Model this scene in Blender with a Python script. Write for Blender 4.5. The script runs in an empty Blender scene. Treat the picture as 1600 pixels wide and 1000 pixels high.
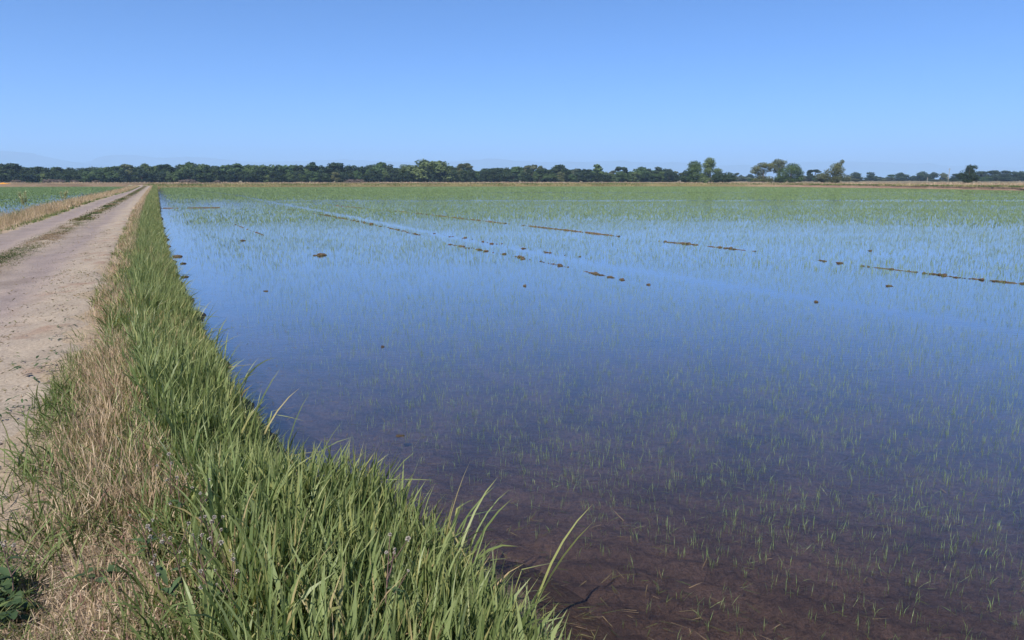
import bpy, math, random
import numpy as np
from mathutils import Vector

rng = np.random.default_rng(7)
random.seed(7)
R = math.radians
scene = bpy.context.scene
COL = scene.collection

# ---------------------------------------------------------------- camera, sky, sun, exposure
CAM_H = 1.95
F = 24 / 36 * 1600
HY = 280.0
PITCH = math.atan((500 - HY) / F)
cam_d = bpy.data.cameras.new('camera'); cam_d.lens = 24; cam_d.sensor_width = 36
cam_d.clip_start = 0.05; cam_d.clip_end = 80000
cam = bpy.data.objects.new('camera', cam_d); COL.objects.link(cam)
cam.location = (0, 0, CAM_H); cam.rotation_euler = (math.pi / 2 - PITCH, 0, 0)
scene.camera = cam

SUN_EL, SUN_AZ = R(48), R(-158)           # azimuth from +Y, clockwise; the sun stands behind the camera's left shoulder
wd = bpy.data.worlds.new('World'); scene.world = wd; wd.use_nodes = True
nt = wd.node_tree
sky = nt.nodes.new('ShaderNodeTexSky'); sky.sky_type = 'NISHITA'; sky.sun_disc = False
sky.sun_elevation = SUN_EL; sky.sun_rotation = SUN_AZ
sky.air_density = 0.48; sky.dust_density = 0.0; sky.ozone_density = 9.0; sky.altitude = 0
bg = nt.nodes['Background']; bg.inputs[1].default_value = 0.108
wb = nt.nodes.new('ShaderNodeVectorMath'); wb.operation = 'MULTIPLY'; wb.inputs[1].default_value = (.53, .94, 1.17)   # white balance of the sky
nt.links.new(sky.outputs[0], wb.inputs[0]); nt.links.new(wb.outputs[0], bg.inputs[0])

sd = bpy.data.lights.new('sun', 'SUN'); sd.energy = 5.0; sd.angle = R(0.53); sd.color = (1.0, 0.95, 0.87)
sun = bpy.data.objects.new('sun', sd); COL.objects.link(sun)
tosun = Vector((math.sin(SUN_AZ) * math.cos(SUN_EL), math.cos(SUN_AZ) * math.cos(SUN_EL), math.sin(SUN_EL)))
sun.rotation_euler = tosun.to_track_quat('Z', 'Y').to_euler()
sun.location = (-20, 0, 30)

scene.view_settings.view_transform = 'Standard'; scene.view_settings.look = 'None'
scene.view_settings.gamma = 1; scene.view_settings.exposure = 0.6
scene.view_settings.use_curve_mapping = False
scene.cycles.use_denoising = True
scene.cycles.max_bounces = 8; scene.cycles.transparent_max_bounces = 12
scene.cycles.volume_bounces = 3
scene.cycles.caustics_reflective = False; scene.cycles.caustics_refractive = False

# ---------------------------------------------------------------- measuring
CP, SP = math.cos(PITCH), math.sin(PITCH)
def px(x, y, z=0.0):
    """where the sight line through a photo pixel meets the level z (surveying the place)"""
    rx = (x - 800); u = (500 - y)
    d = np.array([rx, F * CP + u * SP, -F * SP + u * CP])
    k = (z - CAM_H) / d[2]
    return np.array([d[0] * k, d[1] * k, z])
def at_depth(x, y, Y):
    rx = (x - 800); u = (500 - y)
    d = np.array([rx, F * CP + u * SP, -F * SP + u * CP]); k = Y / d[1]
    return np.array([d[0] * k, Y, CAM_H + d[2] * k])
TH = math.atan((800 - 245) / F * CP)                        # the road leads off to the left
DV = np.array([-math.sin(TH), math.cos(TH)]); RV = np.array([math.cos(TH), math.sin(TH)])
def st(p): return float(p[0] * DV[0] + p[1] * DV[1]), float(p[0] * RV[0] + p[1] * RV[1])
def xy(s, t): return s * DV[0] + t * RV[0], s * DV[1] + t * RV[1]
def curve(pts, z):
    a = sorted(st(px(p[0], p[1], p[2] if len(p) > 2 else z)) for p in pts)
    S = np.array([q[0] for q in a]); T = np.array([q[1] for q in a])
    return lambda s: np.interp(s, S, T)
TW = curve([(905, 1030), (870, 1000), (800, 920), (715, 868), (580, 750, .40), (420, 600, .42), (325, 480, .42), (282, 420, .40), (264, 380, .36), (252, 335, .32), (249, 312, .2), (247, 300, .2)], 0)
TB = curve([(0, 720), (60, 600), (105, 520), (140, 450), (165, 400), (195, 345), (213, 315), (228, 297)], .45)
TA = curve([(0, 363), (80, 337), (150, 312.5), (200, 298.5)], .45)
TC = curve([(0, 407), (60, 380), (110, 353), (170, 322), (209, 302)], .45)
TG = curve([(330, 1000), (295, 800), (222, 640), (200, 550), (206, 450), (220, 350), (229, 315)], .42)
def TL(s): return TA(s) - 2.1

def vnoise(x, y, seed=0):
    x = np.asarray(x, float); y = np.asarray(y, float)
    xi = np.floor(x).astype(np.int64); yi = np.floor(y).astype(np.int64)
    fx = x - xi; fy = y - yi; fx = fx * fx * (3 - 2 * fx); fy = fy * fy * (3 - 2 * fy)
    def h(a, b):
        n = (a * 374761393 + b * 668265263 + seed * 974634777) & 0x7fffffff
        n = ((n ^ (n >> 13)) * 1274126177) & 0x7fffffff
        return ((n ^ (n >> 16)) & 0xffff) / 65535.0
    return (h(xi, yi) * (1 - fx) + h(xi + 1, yi) * fx) * (1 - fy) + (h(xi, yi + 1) * (1 - fx) + h(xi + 1, yi + 1) * fx) * fy
def fbm(x, y, seed=0, o=4):
    v = 0; a = .5
    for k in range(o):
        v = v + a * vnoise(np.asarray(x) * 2 ** k, np.asarray(y) * 2 ** k, seed + k); a *= .5
    return v / (1 - .5 ** o)

def levee_z(s, t):
    s = np.asarray(s, float); t = np.asarray(t, float)
    wob = (fbm(s * 1.3, t * 1.3, 3) - .5)
    tw = TW(s) + wob * .42
    d = tw - t
    zr = np.interp(d, [-1.2, -.6, -.25, 0, .12, .4, .8, 1.2], [-.4, -.24, -.09, .0, .06, .22, .38, .44])
    d2 = t - TL(s) + wob * .3
    zl = np.interp(d2, [-1.2, -.6, 0, .3, .8, 1.5, 2.1], [-.4, -.24, 0, .14, .33, .43, .45])
    z = np.minimum(zr, zl)
    ctr = TC(s)
    on = np.clip((z - .3) / .1, 0, 1)
    rut = np.exp(-((t - ctr - .85) / .38) ** 2) + np.exp(-((t - ctr + .85) / .38) ** 2)
    z = z + on * (-.045 * rut + .02 * np.exp(-((t - ctr) / .3) ** 2))
    z = z + (fbm(s * 3, t * 3, 11) - .5) * .05 * np.clip((z + .1) * 4, 0.15, 1) + (fbm(s * 14, t * 14, 21) - .5) * .014
    return z

# ---------------------------------------------------------------- object helpers
def tag(o, label=None, cat=None, group=None, kind=None):
    if label: o['label'] = label
    if cat: o['category'] = cat
    if group: o['group'] = group
    if kind: o['kind'] = kind
    return o
def mesh_np(name, verts, faces_list, mats=None, attrs=None, smooth=False):
    """faces_list: list of (n,k) int arrays"""
    me = bpy.data.meshes.new(name)
    verts = np.asarray(verts, np.float32).reshape(-1, 3)
    loops = np.concatenate([f.reshape(-1) for f in faces_list]).astype(np.int32)
    tot = np.concatenate([np.full(len(f), f.shape[1], np.int32) for f in faces_list])
    start = np.concatenate([[0], np.cumsum(tot)[:-1]]).astype(np.int32)
    me.vertices.add(len(verts)); me.vertices.foreach_set('co', verts.reshape(-1))
    me.loops.add(len(loops)); me.loops.foreach_set('vertex_index', loops)
    me.polygons.add(len(tot)); me.polygons.foreach_set('loop_start', start)
    if smooth: me.polygons.foreach_set('use_smooth', np.ones(len(tot), bool))
    for an, val in (attrs or {}).items():
        val = np.asarray(val, np.float32)
        if val.ndim == 1:
            a = me.attributes.new(an, 'FLOAT', 'POINT'); a.data.foreach_set('value', val)
        else:
            a = me.attributes.new(an, 'FLOAT_COLOR', 'POINT')
            c = np.ones((len(val), 4), np.float32); c[:, :3] = val; a.data.foreach_set('color', c.reshape(-1))
    me.update(calc_edges=True); me.validate()
    for m in (mats or []): me.materials.append(m)
    return me
def link(name, me, parent=None, loc=None):
    o = bpy.data.objects.new(name, me); COL.objects.link(o)
    if parent is not None: o.parent = parent
    if loc is not None: o.location = loc
    return o
def empty(name, loc, rz=0.0, sc=(1, 1, 1)):
    o = bpy.data.objects.new(name, None); COL.objects.link(o)
    o.location = loc; o.rotation_euler = (0, 0, rz); o.scale = sc; o.empty_display_size = .2
    return o
def grid(ns, nt_):
    i = np.arange(ns - 1)[:, None] * nt_ + np.arange(nt_ - 1)[None, :]
    return np.stack([i, i + 1, i + nt_ + 1, i + nt_], -1).reshape(-1, 4)

# ---------------------------------------------------------------- materials
def newmat(name):
    m = bpy.data.materials.new(name); m.use_nodes = True
    n = m.node_tree.nodes; n.clear()
    out = n.new('ShaderNodeOutputMaterial')
    return m, n, m.node_tree.links, out
def ramp(n, stops):
    r = n.new('ShaderNodeValToRGB'); e = r.color_ramp.elements
    while len(e) < len(stops): e.new(.5)
    for k, (p, c) in enumerate(stops): e[k].position = p; e[k].color = (*c, 1)
    return r
def noise(n, l, vec, scale, detail=4, rough=.55):
    t = n.new('ShaderNodeTexNoise'); t.inputs['Scale'].default_value = scale
    t.inputs['Detail'].default_value = detail; t.inputs['Roughness'].default_value = rough
    if vec is not None: l.new(vec, t.inputs['Vector'])
    return t
def mixc(n, l, fac, a, b, mode='MIX'):
    x = n.new('ShaderNodeMix'); x.data_type = 'RGBA'; x.blend_type = mode
    for sock, v in ((x.inputs[0], fac), (x.inputs[6], a), (x.inputs[7], b)):
        if hasattr(v, 'links'): l.new(v, sock)
        elif isinstance(v, (int, float)): sock.default_value = v
        else: sock.default_value = (*v, 1)
    return x.outputs[2]
def attr(n, name):
    a = n.new('ShaderNodeAttribute'); a.attribute_name = name; return a
def bump(n, l, h, strength, dist, prev=None):
    b = n.new('ShaderNodeBump'); b.inputs['Strength'].default_value = strength; b.inputs['Distance'].default_value = dist
    l.new(h, b.inputs['Height'])
    if prev is not None: l.new(prev, b.inputs['Normal'])
    return b.outputs[0]
def mapping(n, l, vec, scale, rot=0.0):
    m = n.new('ShaderNodeMapping'); m.inputs['Scale'].default_value = scale; m.inputs['Rotation'].default_value = (0, 0, rot)
    l.new(vec, m.inputs['Vector']); return m.outputs[0]

def leafmat(name, stops, transl=.35, rough=.5, spec=.35, tip=None):
    """blades and leaves: the tint attribute picks the colour"""
    m, n, l, out = newmat(name)
    r = ramp(n, stops); l.new(attr(n, 'tint').outputs['Fac'], r.inputs[0])
    col = r.outputs[0]
    if tip is not None:
        rr = n.new('ShaderNodeMapRange'); l.new(attr(n, 'along').outputs['Fac'], rr.inputs[0])
        rr.inputs[1].default_value = tip[1]; rr.inputs[2].default_value = 1.0; rr.inputs[3].default_value = 0; rr.inputs[4].default_value = tip[2]
        col = mixc(n, l, rr.outputs[0], col, tip[0])
    p = n.new('ShaderNodeBsdfPrincipled'); l.new(col, p.inputs['Base Color'])
    p.inputs['Roughness'].default_value = rough; p.inputs['Specular IOR Level'].default_value = spec
    t = n.new('ShaderNodeBsdfTranslucent'); l.new(mixc(n, l, 1.0, col, (1.0, 1.05, .55), 'MULTIPLY'), t.inputs[0])
    mx = n.new('ShaderNodeMixShader'); mx.inputs[0].default_value = transl
    l.new(p.outputs[0], mx.inputs[1]); l.new(t.outputs[0], mx.inputs[2]); l.new(mx.outputs[0], out.inputs[0])
    return m

M_green = leafmat('grass_green', [(0, (.060, .090, .030)), (.3, (.15, .20, .068)), (.6, (.225, .28, .110)), (.82, (.285, .335, .145)), (.93, (.34, .35, .13)), (1, (.44, .33, .18))], .36, .45, .32, ((.30, .27, .11), .75, .35))
M_dry = leafmat('grass_dry', [(0, (.15, .15, .055)), (.22, (.24, .20, .10)), (.4, (.39, .285, .18)), (.7, (.52, .385, .265)), (.92, (.65, .52, .37)), (1, (.33, .19, .155))], .25, .7, .15)
M_mixed = leafmat('grass_mixed', [(0, (.09, .135, .04)), (.45, (.17, .205, .075)), (.7, (.31, .275, .13)), (1, (.48, .39, .23))], .3, .6, .2)
M_mat = leafmat('verge_mat', [(0, (.055, .085, .028)), (.5, (.11, .12, .045)), (.75, (.20, .15, .085)), (1, (.27, .19, .12))], .2, .7, .15)
M_rice = leafmat('rice_leaf', [(0, (.15, .23, .08)), (.6, (.235, .34, .14)), (1, (.33, .42, .20))], .35, .45, .4)
M_straw = leafmat('straw', [(0, (.20, .145, .105)), (.5, (.38, .285, .21)), (1, (.56, .45, .35))], .12, .75, .15)

def soil(name, a, b, c, scale=3.0, bstr=.6, bd=.02, vcol=False, rough=.92):
    m, n, l, out = newmat(name)
    geo = n.new('ShaderNodeNewGeometry'); P = geo.outputs['Position']
    n1 = noise(n, l, P, scale, 6); n2 = noise(n, l, P, scale * 14, 5, .65); n3 = noise(n, l, P, scale * 80, 3, .7)
    r = ramp(n, [(.3, a), (.5, b), (.72, c)]); l.new(n1.outputs[0], r.inputs[0])
    col = r.outputs[0]
    if vcol:
        col = mixc(n, l, .85, col, attr(n, 'albedo').outputs['Color'])
    g = ramp(n, [(.28, (.45, .45, .45)), (.5, (1, 1, 1)), (.75, (1.35, 1.32, 1.3))]); l.new(n2.outputs[0], g.inputs[0])
    col = mixc(n, l, .75, col, g.outputs[0], 'MULTIPLY')
    g3 = ramp(n, [(.3, (.55, .55, .55)), (.5, (1, 1, 1)), (.8, (1.3, 1.3, 1.3))]); l.new(n3.outputs[0], g3.inputs[0])
    col = mixc(n, l, .6, col, g3.outputs[0], 'MULTIPLY')
    p = n.new('ShaderNodeBsdfPrincipled'); p.inputs['Roughness'].default_value = rough; p.inputs['Specular IOR Level'].default_value = .15
    l.new(col, p.inputs['Base Color'])
    nm = bump(n, l, n2.outputs[0], bstr, bd); nm = bump(n, l, n3.outputs[0], bstr * .7, bd * .3, nm)
    l.new(nm, p.inputs['Normal']); l.new(p.outputs[0], out.inputs[0])
    return m
M_levee = soil('bank_soil', (.20, .15, .10), (.30, .23, .16), (.36, .28, .2), 2.0, .7, .03, vcol=True)
M_bed = soil('paddy_mud', (.12, .088, .075), (.18, .134, .115), (.24, .18, .155), 2.2, 1.0, .06, rough=.8)
M_field = soil('field_soil', (.14, .12, .06), (.20, .16, .085), (.26, .20, .12), .06, .3, .05)
M_bank = soil('far_bank_soil', (.16, .105, .07), (.22, .15, .10), (.30, .21, .14), .5, .8, .15, vcol=True)
M_clod = soil('mud_clod', (.075, .054, .034), (.13, .092, .058), (.20, .145, .095), 9, .9, .03)

def road_mat():
    m, n, l, out = newmat('dirt_road')
    geo = n.new('ShaderNodeNewGeometry'); P = geo.outputs['Position']
    base = attr(n, 'albedo').outputs['Color']
    n1 = noise(n, l, mapping(n, l, P, (1, .25, 1), -TH), 2.2, 6, .6)
    g1 = ramp(n, [(.3, (.80, .78, .76)), (.5, (1, 1, 1)), (.7, (1.14, 1.12, 1.08))]); l.new(n1.outputs[0], g1.inputs[0])
    col = mixc(n, l, .9, base, g1.outputs[0], 'MULTIPLY')
    n2 = noise(n, l, P, 45, 4, .7)
    g2 = ramp(n, [(.3, (.5, .48, .46)), (.48, (.95, .95, .95)), (.55, (1.05, 1.05, 1.05)), (.72, (1.35, 1.33, 1.32))]); l.new(n2.outputs[0], g2.inputs[0])
    col = mixc(n, l, .8, col, g2.outputs[0], 'MULTIPLY')
    v = n.new('ShaderNodeTexVoronoi'); v.inputs['Scale'].default_value = 90; l.new(P, v.inputs['Vector'])
    sp = ramp(n, [(0, (.55, .52, .5)), (.12, (.8, .78, .76)), (.2, (1, 1, 1))]); l.new(v.outputs['Distance'], sp.inputs[0])
    n4 = noise(n, l, P, 6, 3); k = ramp(n, [(.45, (0, 0, 0)), (.62, (1, 1, 1))]); l.new(n4.outputs[0], k.inputs[0])
    col = mixc(n, l, k.outputs[0], col, mixc(n, l, 1.0, col, sp.outputs[0], 'MULTIPLY'))
    p = n.new('ShaderNodeBsdfPrincipled'); p.inputs['Roughness'].default_value = .95; p.inputs['Specular IOR Level'].default_value = .1
    l.new(col, p.inputs['Base Color'])
    nm = bump(n, l, n2.outputs[0], .6, .012); nm = bump(n, l, v.outputs['Distance'], .4, .006, nm)
    l.new(nm, p.inputs['Normal']); l.new(p.outputs[0], out.inputs[0])
    return m
M_road = road_mat()

def water_mat():
    m, n, l, out = newmat('paddy_water')
    geo = n.new('ShaderNodeNewGeometry'); P = geo.outputs['Position']
    a = noise(n, l, mapping(n, l, P, (1, 2.6, 1), R(8)), 5.5, 3, .55)
    b = noise(n, l, mapping(n, l, P, (1, 2.0, 1), R(-14)), 22, 2, .5)
    c = noise(n, l, mapping(n, l, P, (.6, 1.6, 1), R(4)), .5, 3, .5)
    nm = bump(n, l, a.outputs[0], .30, .0042); nm = bump(n, l, b.outputs[0], .30, .0016, nm); f = noise(n, l, mapping(n, l, P, (.7, 2.2, 1), R(-5)), 55, 2, .5); nm = bump(n, l, f.outputs[0], .30, .0006, nm)
    fr = n.new('ShaderNodeFresnel'); fr.inputs[0].default_value = 1.333; l.new(nm, fr.inputs['Normal'])
    gl = n.new('ShaderNodeBsdfGlossy'); gl.inputs['Roughness'].default_value = .04; l.new(nm, gl.inputs['Normal'])
    tr = n.new('ShaderNodeBsdfTransparent'); tr.inputs[0].default_value = (.72, .66, .62, 1)
    gloss = ramp(n, [(0, (0, 0, 0)), (.03, (.035,) * 3), (.055, (.085,) * 3), (.11, (.28,) * 3), (.28, (.66,) * 3), (.4, (.83,) * 3), (.65, (.92,) * 3), (1, (1, 1, 1))]); l.new(fr.outputs[0], gloss.inputs[0])
    mx = n.new('ShaderNodeMixShader'); l.new(gloss.outputs[0], mx.inputs[0]); l.new(tr.outputs[0], mx.inputs[1]); l.new(gl.outputs[0], mx.inputs[2])
    l.new(mx.outputs[0], out.inputs[0])
    return m
M_water = water_mat()

def crown_mat():
    m, n, l, out = newmat('tree_leaves')
    oi = n.new('ShaderNodeObjectInfo')
    r = ramp(n, [(0, (.66, .7, .62)), (.5, (1, 1, 1)), (1, (1.4, 1.34, 1.2))]); l.new(attr(n, 'tint').outputs['Fac'], r.inputs[0])
    col = mixc(n, l, 1.0, oi.outputs['Color'], r.outputs[0], 'MULTIPLY')
    p = n.new('ShaderNodeBsdfPrincipled'); l.new(col, p.inputs['Base Color']); p.inputs['Roughness'].default_value = .6; p.inputs['Specular IOR Level'].default_value = .25
    t = n.new('ShaderNodeBsdfTranslucent'); l.new(mixc(n, l, 1.0, col, (1, 1.1, .5), 'MULTIPLY'), t.inputs[0])
    mx = n.new('ShaderNodeMixShader'); mx.inputs[0].default_value = .22
    l.new(p.outputs[0], mx.inputs[1]); l.new(t.outputs[0], mx.inputs[2]); l.new(mx.outputs[0], out.inputs[0])
    return m
M_crown = crown_mat()
def plain(name, c, rough=.8, sc=8):
    m, n, l, out = newmat(name)
    geo = n.new('ShaderNodeNewGeometry'); t = noise(n, l, geo.outputs['Position'], sc, 4)
    r = ramp(n, [(.3, tuple(v * .7 for v in c)), (.7, tuple(min(1, v * 1.25) for v in c))]); l.new(t.outputs[0], r.inputs[0])
    p = n.new('ShaderNodeBsdfPrincipled'); p.inputs['Roughness'].default_value = rough; p.inputs['Specular IOR Level'].default_value = .2
    l.new(r.outputs[0], p.inputs['Base Color']); l.new(p.outputs[0], out.inputs[0]); return m
M_bark = plain('bark', (.13, .10, .08), .9, 3)
M_pole = plain('weathered_pole', (.30, .27, .24), .85, 3)
M_hill = plain('hill_grassland', (.055, .075, .06), .95, .002)
M_ground = plain('plain_ground', (.26, .21, .13), .95, .01)
M_fluff = plain('seed_fluff', (.40, .36, .31), .95, 60)
M_stem = plain('weed_stem', (.16, .10, .085), .8, 40)
M_wleaf = leafmat('weed_leaf', [(0, (.03, .055, .022)), (1, (.07, .11, .045))], .2, .6, .25)
M_plume = leafmat('pale_plume', [(0, (.34, .36, .20)), (1, (.52, .52, .34))], .3, .7, .15)
M_orange = plain('orange_cover', (.55, .25, .035), .7, 1.5)
M_pebble = plain('pebble', (.22, .18, .16), .9, 50)

# ---------------------------------------------------------------- the setting
# ground to the horizon
def disc(name, rads, z, mat, n=96, zf=None):
    a = np.linspace(0, 2 * np.pi, n, endpoint=False)
    V = [[0, 0, z]]; rows = []
    for r in rads:
        rows.append(len(V)); V += [[r * math.cos(k), r * math.sin(k), z] for k in a]
    tri = np.array([[0, rows[0] + k, rows[0] + (k + 1) % n] for k in range(n)])
    q = np.array([[rows[j] + k, rows[j + 1] + k, rows[j + 1] + (k + 1) % n, rows[j] + (k + 1) % n] for j in range(len(rows) - 1) for k in range(n)])
    o = link(name, mesh_np(name, V, [tri, q], [mat])); o['kind'] = 'structure'; return o
disc('ground', [300, 900, 3000, 9000, 26000], -.6, M_ground)

# far edge of the paddies (water line)
bl = [px(*p) for p in [(249, 293.2), (400, 292.6), (600, 292.0), (800, 291.6), (1000, 291.5), (1150, 291.7), (1250, 292.6), (1400, 294.8), (1500, 296.5), (1600, 298.3), (1750, 301.5), (1950, 306)]]
BANK = np.array([[p[0], p[1]] for p in bl])
ll = [px(*p) for p in [(-500, 294.5), (-200, 293.3), (0, 292.3), (120, 292.0), (195, 291.8), (235, 291.6)]]
LBANK = np.array([[p[0], p[1]] for p in ll])
def bank_y(x): return np.interp(x, BANK[:, 0], BANK[:, 1])

# mud beneath the water
gx = np.linspace(-260, 200, 60); gy = np.concatenate([np.linspace(-3, 2, 30), np.linspace(2.03, 12, 210), np.linspace(12.3, 230, 50)])
gx = np.unique(np.concatenate([gx, np.linspace(-2, 10, 200)]))
X, Y = np.meshgrid(gx, gy)
Z = -.13 + (fbm(X * .9, Y * 1.4, 31) - .5) * .07 + (fbm(X * 6, Y * 9, 35) - .5) * .075
# low tillage ridges run beneath the water
Z += .023 * (.5 + fbm(X * .7, Y * .7, 9)) * np.sin((X * .42 + Y * .9) * 34 + 12 * fbm(X * .9, Y * .9, 8)) * np.clip((14 - Y) / 6, 0, 1)
bed = link('paddy_bed', mesh_np('paddy_bed', np.stack([X, Y, Z], -1).reshape(-1, 3), [grid(*X.shape)], [M_bed], smooth=True)); bed['kind'] = 'structure'

def sheet(name, poly, z, mat):
    me = bpy.data.meshes.new(name); me.from_pydata([(p[0], p[1], z) for p in poly], [], [list(range(len(poly)))]); me.update()
    me.materials.append(mat); o = link(name, me); o['kind'] = 'structure'; return o
s_ = np.array([-4, -1, 1.5, 2.5, 3.5, 5, 8, 15, 30, 60, 110, 168.])
edge = [xy(s, float(TW(s)) - .5) for s in s_]
sheet('water', [(200, -4)] + [(q[0] + 0, q[1] + 1.5) for q in BANK[::-1]] + [(float(a), float(b)) for a, b in edge[::-1]], 0.0, M_water)
edge = [xy(s, float(TL(s)) + .6) for s in s_]
sheet('water', [(float(a), float(b)) for a, b in edge] + [(q[0], q[1] + 1.5) for q in LBANK[::-1]] + [(-260, -4)], 0.0, M_water)

# embankment that carries the road
ss = np.concatenate([np.linspace(-3, 12, 230), 12 * (215 / 12) ** np.linspace(0, 1, 170)[1:]])
off = np.linspace(0, 1, 130)
S2 = np.repeat(ss[:, None], len(off), 1); t0 = TL(ss) - 1.1; t1 = TW(ss) + 1.1
T2 = t0[:, None] + (t1 - t0)[:, None] * off[None]
ZL = levee_z(S2, T2); XL, YL = xy(S2, T2)
def levee_col(s, t, z):
    nz = fbm(s * 2.5, t * 2.5, 51); n2 = fbm(s * .8, t * 3, 57)
    straw = np.array([.36, .275, .195]); mud = np.array([.085, .058, .038]); soilc = np.array([.20, .15, .105]); sand = np.array([.35, .275, .195])
    d = TW(s) - t
    c = np.where((t < TG(s))[..., None], straw, soilc) * (.75 + .5 * nz)[..., None]
    near = np.clip(1 - np.abs(t - TB(s) + .05) / .45, 0, 1)[..., None]
    c = c * (1 - near) + sand * (.85 + .3 * n2)[..., None] * near
    wet = np.clip(1 - z / .16, 0, 1)[..., None]
    return c * (1 - wet) + mud * (.8 + .5 * nz)[..., None] * wet
lev = link('embankment', mesh_np('embankment', np.stack([XL, YL, ZL], -1).reshape(-1, 3), [grid(*S2.shape)], [M_levee], {'albedo': levee_col(S2, T2, ZL).reshape(-1, 3)}, True)); lev['kind'] = 'structure'

# the dirt road laid on it
off = np.linspace(0, 1, 110)
S3 = np.repeat(ss[:, None], len(off), 1)
ra = TA(ss) + .08 + (fbm(ss * 1.5, ss * 0, 61) - .5) * .5; rb = TB(ss) + .1 + (fbm(ss * 1.8, ss * 0 + 9, 62) - .5) * .55
T3 = ra[:, None] + (rb - ra)[:, None] * off[None]
edge_ = np.clip(np.minimum(off, 1 - off) * 30, 0, 1)[None]
Z3 = levee_z(S3, T3) + .006 * edge_ - .004 * (1 - edge_); X3, Y3 = xy(S3, T3)
nz = fbm(S3 * .5, T3 * 2, 71); n2 = fbm(S3 * 3, T3 * 3, 73)
gravel = np.array([.252, .205, .187]); sand = np.array([.325, .268, .21]); red = np.array([.25, .165, .12]); mid = np.array([.19, .145, .10])
rutd = np.minimum(np.abs(T3 - TC(S3) - .85), np.abs(T3 - TC(S3) + .85))
k = np.clip(1.15 - rutd / .75 + (nz - .5) * .9, 0, 1)[..., None]
colr = sand * (1 - k) + gravel * k
e = np.clip((T3 - TB(S3) + .75) / .6 + (nz - .5) * 1.2, 0, 1)[..., None]
colr = colr * (1 - e) + sand * e
rr_ = (np.clip((n2 - .57) * 7, 0, 1) * np.clip((T3 - TC(S3) - 1.0) / .4, 0, 1))[..., None] * .7
colr = colr * (1 - rr_) + red * rr_
cc = (np.exp(-((T3 - TC(S3)) / .32) ** 2) * np.clip((nz - .3) * 4, 0, 1))[..., None] * .8
colr = colr * (1 - cc) + mid * cc
road = link('dirt_road', mesh_np('dirt_road', np.stack([X3, Y3, Z3], -1).reshape(-1, 3), [grid(*S3.shape)], [M_road], {'albedo': colr.reshape(-1, 3)}, True)); road['kind'] = 'structure'

# far banks
def resample(P, step):
    d = np.concatenate([[0], np.cumsum(np.hypot(*np.diff(P, axis=0).T))]); u = np.arange(0, d[-1], step)
    return np.stack([np.interp(u, d, P[:, 0]), np.interp(u, d, P[:, 1])], -1)
def strip(name, P, prof, colf, seed, jag=.12):
    P = resample(P, .8); tn = np.gradient(P, axis=0); tn /= np.linalg.norm(tn, axis=1)[:, None]
    nn = np.stack([-tn[:, 1], tn[:, 0]], -1)
    pr = np.array(prof); u = np.linspace(0, 1, 26); d = np.interp(u, np.linspace(0, 1, len(pr)), pr[:, 0]); h = np.interp(u, np.linspace(0, 1, len(pr)), pr[:, 1])
    X = P[:, 0:1] + nn[:, 0:1] * d; Y = P[:, 1:2] + nn[:, 1:2] * d
    Z = h[None] * (.85 + .3 * fbm(X * .12, Y * .12, seed)) + (fbm(X * .9, Y * .9, seed + 1) - .5) * jag * 2 * (h[None] > -.1)
    c = colf(X, Y, Z)
    o = link(name, mesh_np(name, np.stack([X, Y, Z], -1).reshape(-1, 3), [grid(*X.shape)[:, ::-1]], [M_bank], {'albedo': c.reshape(-1, 3)}, True)); o['kind'] = 'structure'
    return o
prof1 = [(-2.2, -.5), (-.3, -.1), (.3, .2), (1.0, .55), (1.8, .72), (3.2, .74), (4.4, .5), (6.0, .3), (8, .1)]
def colA(X, Y, Z):
    k = np.clip((X - 55) / 18, 0, 1)[..., None]
    n = fbm(X * .35, Y * .35, 88)[..., None]
    g = np.array([.17, .15, .065]) * (.7 + .6 * n); b = np.array([.26, .175, .125]) * (.7 + .6 * n)
    c = g * (1 - k) + b * k
    w = np.clip(1 - Z / .12, 0, 1)[..., None]
    return c * (1 - w) + np.array([.09, .065, .042]) * w
def colB(X, Y, Z):
    n = fbm(X * .25, Y * .25, 91)[..., None]
    return np.array([.17, .125, .08]) * (.6 + .8 * n)
BK = BANK.copy(); BK[0] += (-4, 0)
strip('far_bank', BK, prof1, colA, 101)
strip('far_bank', LBANK, prof1, colB, 111)
# dry field behind the banks
allb = np.concatenate([LBANK, BANK])
sheet('field', [(-900, LBANK[0][1] + 4)] + [(q[0], q[1] + 4.5) for q in allb] + [(900, BANK[-1][1]), (1500, 900), (900, 1900), (-900, 1900)], .28, M_field)
BANK2 = np.array([[-330, 228], [-60, 226], [0, 232], [60, 225], [120, 205], [190, 175], [230, 150]], float)
prof2 = [(-3, 0), (0, .3), (1.5, .75), (3, .8), (5, .5), (7, .1)]
strip('far_levee', BANK2, prof2, colB, 121, .2)

# hills on the skyline
def ridge(name, pts, Y, depth, seed):
    xs = np.array([p[0] for p in pts], float); ys = np.array([p[1] for p in pts], float)
    u = np.linspace(xs[0], xs[-1], 260); yy = np.interp(u, xs, ys)
    X = (u - 800) / F / CP * Y * 1.0
    X = (u - 800) * Y / (F * CP + (500 - HY) * SP)
    H = np.maximum((HY - yy), 0) / F * Y * 1.02 + (fbm(u * .06, u * 0, seed) - .5) * Y * .0022
    v = np.linspace(-1, 1, 13); fal = np.cos(v * np.pi / 2) ** 1.3
    XX = np.repeat(X[:, None], 13, 1); YY = Y + v[None] * depth + (fbm(u * .03, u * 0 + 5, seed + 3)[:, None] - .5) * depth * .8
    ZZ = H[:, None] * fal[None] * (1 + .25 * (fbm(XX / 900, YY / 900, seed + 5) - .5) * (np.abs(v)[None] > .1)) - 1.0
    o = link(name, mesh_np(name, np.stack([XX, YY, ZZ], -1).reshape(-1, 3), [grid(*XX.shape)], [M_hill], None, True)); o['kind'] = 'structure'; return o
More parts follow.
